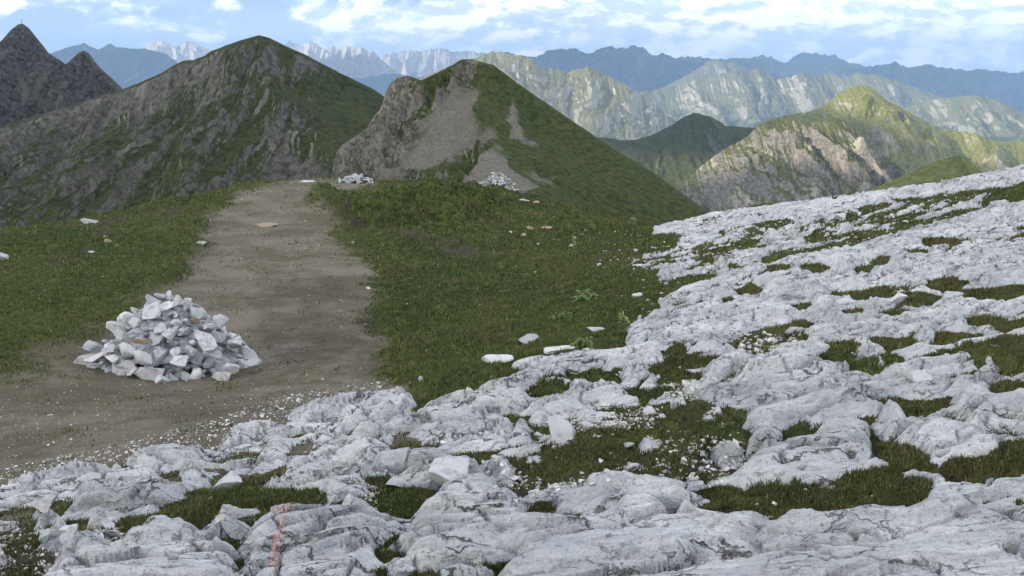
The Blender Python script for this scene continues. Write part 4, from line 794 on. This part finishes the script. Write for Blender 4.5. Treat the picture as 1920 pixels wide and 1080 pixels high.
gravel('white_gravel', [(EDGE, 2000, 1.6, 5.0), ([(-60, 720), (760, 690), (770, 740), (400, 830), (-60, 930)], 750, 1.2, 3.2)] + [(p_, 420, 3, 9) for p_ in POCK] + [(RUB, 900, 1.6, 5.0), (MEADOW_RUB, 420, 1.2, 3.4), (ROCK[0][:30] + [(1900, 1080), (0, 1080)], 2400, 2.5, 7)], M_gravel, 41)
gravel('path_gravel', [(PATHP[:20] + [(400, 860), (0, 930), (-60, 930)] + PATHP[26:], 2600, 1.0, 2.6)], M_tan, 43)
gravel('path_chips', [(PATHP[:20] + [(400, 860), (0, 930), (-60, 930)] + PATHP[26:], 1000, 0.8, 2.0), ([(0, 450), (200, 405), (380, 390), (350, 480), (100, 600), (0, 640)], 90, 1, 2.6), ([(650, 400), (900, 350), (1150, 420), (1150, 640), (760, 700), (700, 500)], 160, 1, 2.8)], M_stone, 44)

# ---------------------------------------------------------------- grass
def grass(n_try, seed):
    r = np.random.RandomState(seed)
    t = r.uniform(-0.70, 0.70, n_try); y = 1 / r.uniform(1 / 40.0, 1 / 2.0, n_try) ; k = r.rand(n_try) < 0.42
    y[k] = np.exp(r.uniform(np.log(6), np.log(38), k.sum())); x = t * y
    out = []
    for i in range(0, n_try, 200000):
        xx, yy = x[i:i + 200000], y[i:i + 200000]; f = near_fields(xx, yy)
        dn = (1 - f['path'] * (1 - 0.10 * sstep(fbm(xx / 0.6, yy / 0.6, 4, 203), 0.0, 0.4))) * (1 - 0.85 * f['soil']) * ((f['sm'] < 0.02) | (f['rz'] < f['gz'])) * (0.55 + 0.9 * sstep(fbm(xx / 0.35, yy / 0.35, 3, 201), -0.4, 0.3))
        dn = dn * np.where(f['rub'] > 0.5, 0.7, 1)
        kp = r.rand(len(xx)) < dn; dry = np.clip(soft(f['u'], f['v'], ROCK[0], 6) + f['rub'], 0, 1) * sstep(fbm(xx / 1.1, yy / 1.1, 3, 230), -0.45, 0.15); out.append(np.c_[xx, yy, f['gz'], f['hm'], f['sm'], dry][kp])
    P_ = np.concatenate(out); n = len(P_); x, y, z = P_[:, 0], P_[:, 1], P_[:, 2]
    cl = fbm(x / 0.5, y / 0.5, 3, 210); cl2 = fbm(x / 0.12, y / 0.12, 2, 215)
    h = (0.013 + 0.0013 * y) * r.uniform(0.5, 1.4, n) * (1 + 0.8 * cl + 0.9 * np.clip(cl2, -0.5, 1)) * (1 + 0.6 * P_[:, 3]); h = np.clip(h, 0.008, 0.16)
    w = 0.0020 + 0.0009 * y; w = w * r.uniform(0.6, 1.3, n)
    a = r.uniform(0, 2 * pi, n); ln = r.normal(0, 0.6, n); b = r.uniform(0, 2 * pi, n)
    wx, wy = np.cos(a) * w, np.sin(a) * w; lx, ly = np.cos(b) * h * ln, np.sin(b) * h * ln
    v0 = np.stack([x - wx, y - wy, z - 0.01], -1); v1 = np.stack([x + wx, y + wy, z - 0.01], -1); v2 = np.stack([x + lx, y + ly, z + h], -1)
    tone = np.clip(0.45 + 0.50 * cl + 0.20 * fbm(x / 3, y / 3, 2, 222) + 0.15 * (x < -4) + 0.22 * r.normal(size=n), 0, 0.92); tone[r.rand(n) < 0.035] = 1.0
    V = np.stack([v0, v1, v2], 1).reshape(-1, 3); T = np.arange(3 * n).reshape(-1, 3)
    print('blades', n); return tag(mesh_np('grass', V, T, M_grass, smooth=False, attrs={'tone': np.repeat(tone, 3), 'dry': np.repeat(P_[:, 5], 3)}), kind='stuff')
grass(1250000, 51)

# ---------------------------------------------------------------- leafy plants
mleaf, t = new_mat('leaf_green', 0.6, 0.25); n_ = t.noise(t.pos(), 9, 3); t.put(t.b.inputs['Base Color'], t.mix(n_, (0.05, 0.095, 0.022), (0.12, 0.17, 0.045)))
mhead, t = new_mat('pale_flower', 0.7, 0.2); n_ = t.noise(t.pos(), 60, 3); t.put(t.b.inputs['Base Color'], t.mix(n_, (0.28, 0.30, 0.12), (0.50, 0.47, 0.22)))
def plant(u, v, hpx, wpx, seed, label, head=False):
    p = hit(u, v); z = surf(p[0], p[1])[0][0] - 0.01; m = p[1] / F; H = 1.25 * hpx * m; Wd = 1.15 * wpx * m / 2; r = np.random.RandomState(seed)
    root = bpy.data.objects.new('leafy_plant', None); COL.objects.link(root); root.location = (p[0], p[1], z); tag(root, label, 'plant', 'leafy plants at the foot of the slabs')
    V = []; Fq = []
    def leaf(o, az, el, L, w):
        d = np.array([cos(az) * cos(el), sin(az) * cos(el), sin(el)]); s = np.array([-sin(az), cos(az), 0]); k = len(V)
        for j, tq in enumerate((0, 0.25, 0.5, 0.75, 1.0)):
            c = o + d * L * tq + np.array([0, 0, -0.55 * L * tq * tq]); ww = w * [0.25, 0.9, 1.0, 0.65, 0.05][j] * (1 + 0.25 * (-1) ** j)
            V.append(c - s * ww + np.array([0, 0, 0.3 * ww])); V.append(c + s * ww + np.array([0, 0, 0.3 * ww]))
        for j in range(4): Fq.append((k + 2 * j, k + 2 * j + 1, k + 2 * j + 3, k + 2 * j + 2))
    ns = max(2, int(3 + wpx / 14)); stems = []
    for s_ in range(ns):
        c = np.array([r.normal(0, Wd * 0.35), r.normal(0, Wd * 0.25), 0]); hh = H * r.uniform(0.55, 1.0)
        stems.append((c, hh))
        for q in range(int(9 + 6 * (hpx > 25))):
            leaf(c + np.array([0, 0, hh * r.uniform(0.02, 0.8)]), r.uniform(0, 2 * pi), r.uniform(0.1, 0.9), Wd * r.uniform(0.35, 0.7), Wd * 0.09)
    mesh_np('leaves', np.array(V), np.array(Fq), mleaf, smooth=False, parent=root)
    V2 = []; F2 = []
    for c, hh in stems:
        k = len(V2)
        for zz, rr in ((0, 0.004), (hh, 0.0025)):
            for a in (0, 2.1, 4.2): V2.append(c + np.array([rr * cos(a), rr * sin(a), zz]))
        for a in range(3): F2.append((k + a, k + (a + 1) % 3, k + 3 + (a + 1) % 3, k + 3 + a))
    mesh_np('stem', np.array(V2), np.array(F2), mleaf, parent=root)
    if head:
        V3 = []; F3 = []
        for c, hh in stems:
            for q in range(22):
                az = r.uniform(0, 2 * pi); el = r.uniform(-0.2, 1.4); L = H * 0.16; o = c + np.array([0, 0, hh * r.uniform(0.85, 1.05)]); d = np.array([cos(az) * cos(el), sin(az) * cos(el), sin(el)]); s = np.array([-sin(az), cos(az), 0]) * L * 0.16
                k = len(V3); V3 += [o - s, o + s, o + d * L]; F3.append((k, k + 1, k + 2))
        mesh_np('flower_heads', np.array(V3), np.array(F3), mhead, smooth=False, parent=root)
for a in [(1166, 622, 40, 34, 1, 'tall thistle like plant with pale yellow heads above the white blocks', True), (1100, 668, 40, 60, 2, 'bushy green plant growing between the flat pale slab and the long slab', False), (1090, 562, 24, 60, 3, 'broad leafy clump in the meadow upslope of the smooth boulder', False),
          (1075, 480, 30, 16, 4, 'slender green plant standing alone in the middle right of the meadow', True), (1060, 600, 14, 40, 5, 'low yellow green clump in the meadow left of the thistle', False), (1400, 0, 0, 0, 0, '', 0), (1205, 650, 26, 22, 7, 'small green plant in front of the rounded white blocks', False), (1185, 420, 16, 22, 8, 'faint pale green plant at the far right corner of the meadow', True)]:
    if a[5]: plant(*a)

# ---------------------------------------------------------------- summit cross and painted marks
mw, t = new_mat('grey_metal', 0.5, 0.5); t.put(t.b.inputs['Base Color'], (0.18, 0.18, 0.19))
def box(name, c, d, mat, parent=None):
    V = np.array([(x, y, z) for x in (-1, 1) for y in (-1, 1) for z in (-1, 1)], float) * np.array(d) / 2 + np.array(c)
    return mesh_np(name, V, np.array([(0, 1, 3, 2), (4, 6, 7, 5), (0, 4, 5, 1), (2, 3, 7, 6), (0, 2, 6, 4), (1, 5, 7, 3)]), mat, smooth=False, parent=parent)
cr = bpy.data.objects.new('summit_cross', None); COL.objects.link(cr); cr.location = px(41, 42, 650); tag(cr, 'tiny dark cross on top of the pointed crag at far left', 'cross')
box('post', (0, 0, 0.7), (0.26, 0.26, 3.0), mw, cr); box('crossbar', (0, 0, 1.4), (1.3, 0.22, 0.26), mw, cr)
def paint(pts, label, col, wear, seed):
    """paint on the rock: a thin conformal sheet"""
    m, t = new_mat('worn_paint', 0.8, 0.2); p = t.pos(); n = t.noise(p, 38, 5, 0.7); t.put(t.b.inputs['Base Color'], col); t.put(t.b.inputs['Alpha'], t.step(n, wear - 0.08, wear + 0.12))
    V = []; Fq = []; nu, nv = 24, 6
    a = np.array(pts, float); tt = np.linspace(0, 1, nu); L = np.stack([np.interp(tt, np.linspace(0, 1, len(a)), a[:, k]) for k in range(3)], -1)
    d = np.gradient(L[:, :2], axis=0); n2 = np.stack([-d[:, 1], d[:, 0]], -1); n2 /= np.linalg.norm(n2, axis=1)[:, None]
    UV = (L[:, None, :2] + n2[:, None] * L[:, None, 2:] * np.linspace(-.5, .5, nv)[None, :, None]).reshape(-1, 2); xy = hits(UV); z = surf(xy[:, 0], xy[:, 1])[0] + 0.006
    return tag(mesh_np('painted_mark', np.c_[xy, z], grid_faces(nu, nv), m), label, 'painted mark')
paint([(512, 1074, 17), (518, 1050, 16), (524, 1030, 15)], 'short upright stroke of faded red paint on the lower left slab', (0.44, 0.27, 0.255), 0.46, 1)
paint([(515, 1000, 7), (540, 994, 8), (558, 984, 7), (566, 978, 3)], 'upper thin stroke of faded red paint on the lower left slab', (0.45, 0.30, 0.285), 0.49, 2)
paint([(522, 1016, 6), (540, 1008, 6), (556, 1000, 4)], 'lower thin stroke of faded red paint on the lower left slab', (0.45, 0.31, 0.29), 0.50, 3)
mr, t = new_mat('red_paint', 0.7, 0.2); t.put(t.b.inputs['Base Color'], (0.45, 0.03, 0.03))
q = hit(797, 335); zq = surf(q[0], q[1])[0][0]; o = box('painted_mark', (q[0], q[1] - 0.06, zq + 0.15), (0.10, 0.06, 0.10), mr); tag(o, 'small red waymark on the flat white rock at the crest of the grassy bank', 'painted mark')

# ---------------------------------------------------------------- haze
def haze():
    x0, x1, y0, y1, z0, z1 = -31000, 31000, -9000, 34000, -1300, 1400
    V = [(x, y, z) for x in (x0, x1) for y in (y0, y1) for z in (z0, z1)]
    Fc = [(0, 1, 3, 2), (4, 6, 7, 5), (0, 4, 5, 1), (2, 3, 7, 6), (0, 2, 6, 4), (1, 5, 7, 3)]
    m = bpy.data.materials.new('haze_air'); m.use_nodes = True; t = NT(m.node_tree)
    out = t.node('ShaderNodeOutputMaterial'); v = t.node('ShaderNodeVolumePrincipled')
    v.inputs['Color'].default_value = (0.40, 0.63, 1.0, 1); v.inputs['Density'].default_value = 6.0e-5; v.inputs['Anisotropy'].default_value = 0.1
    t.l.new(v.outputs[0], out.inputs['Volume'])
    tag(mesh_np('haze', np.array(V, float), np.array(Fc), m, smooth=False), kind='stuff')
haze()
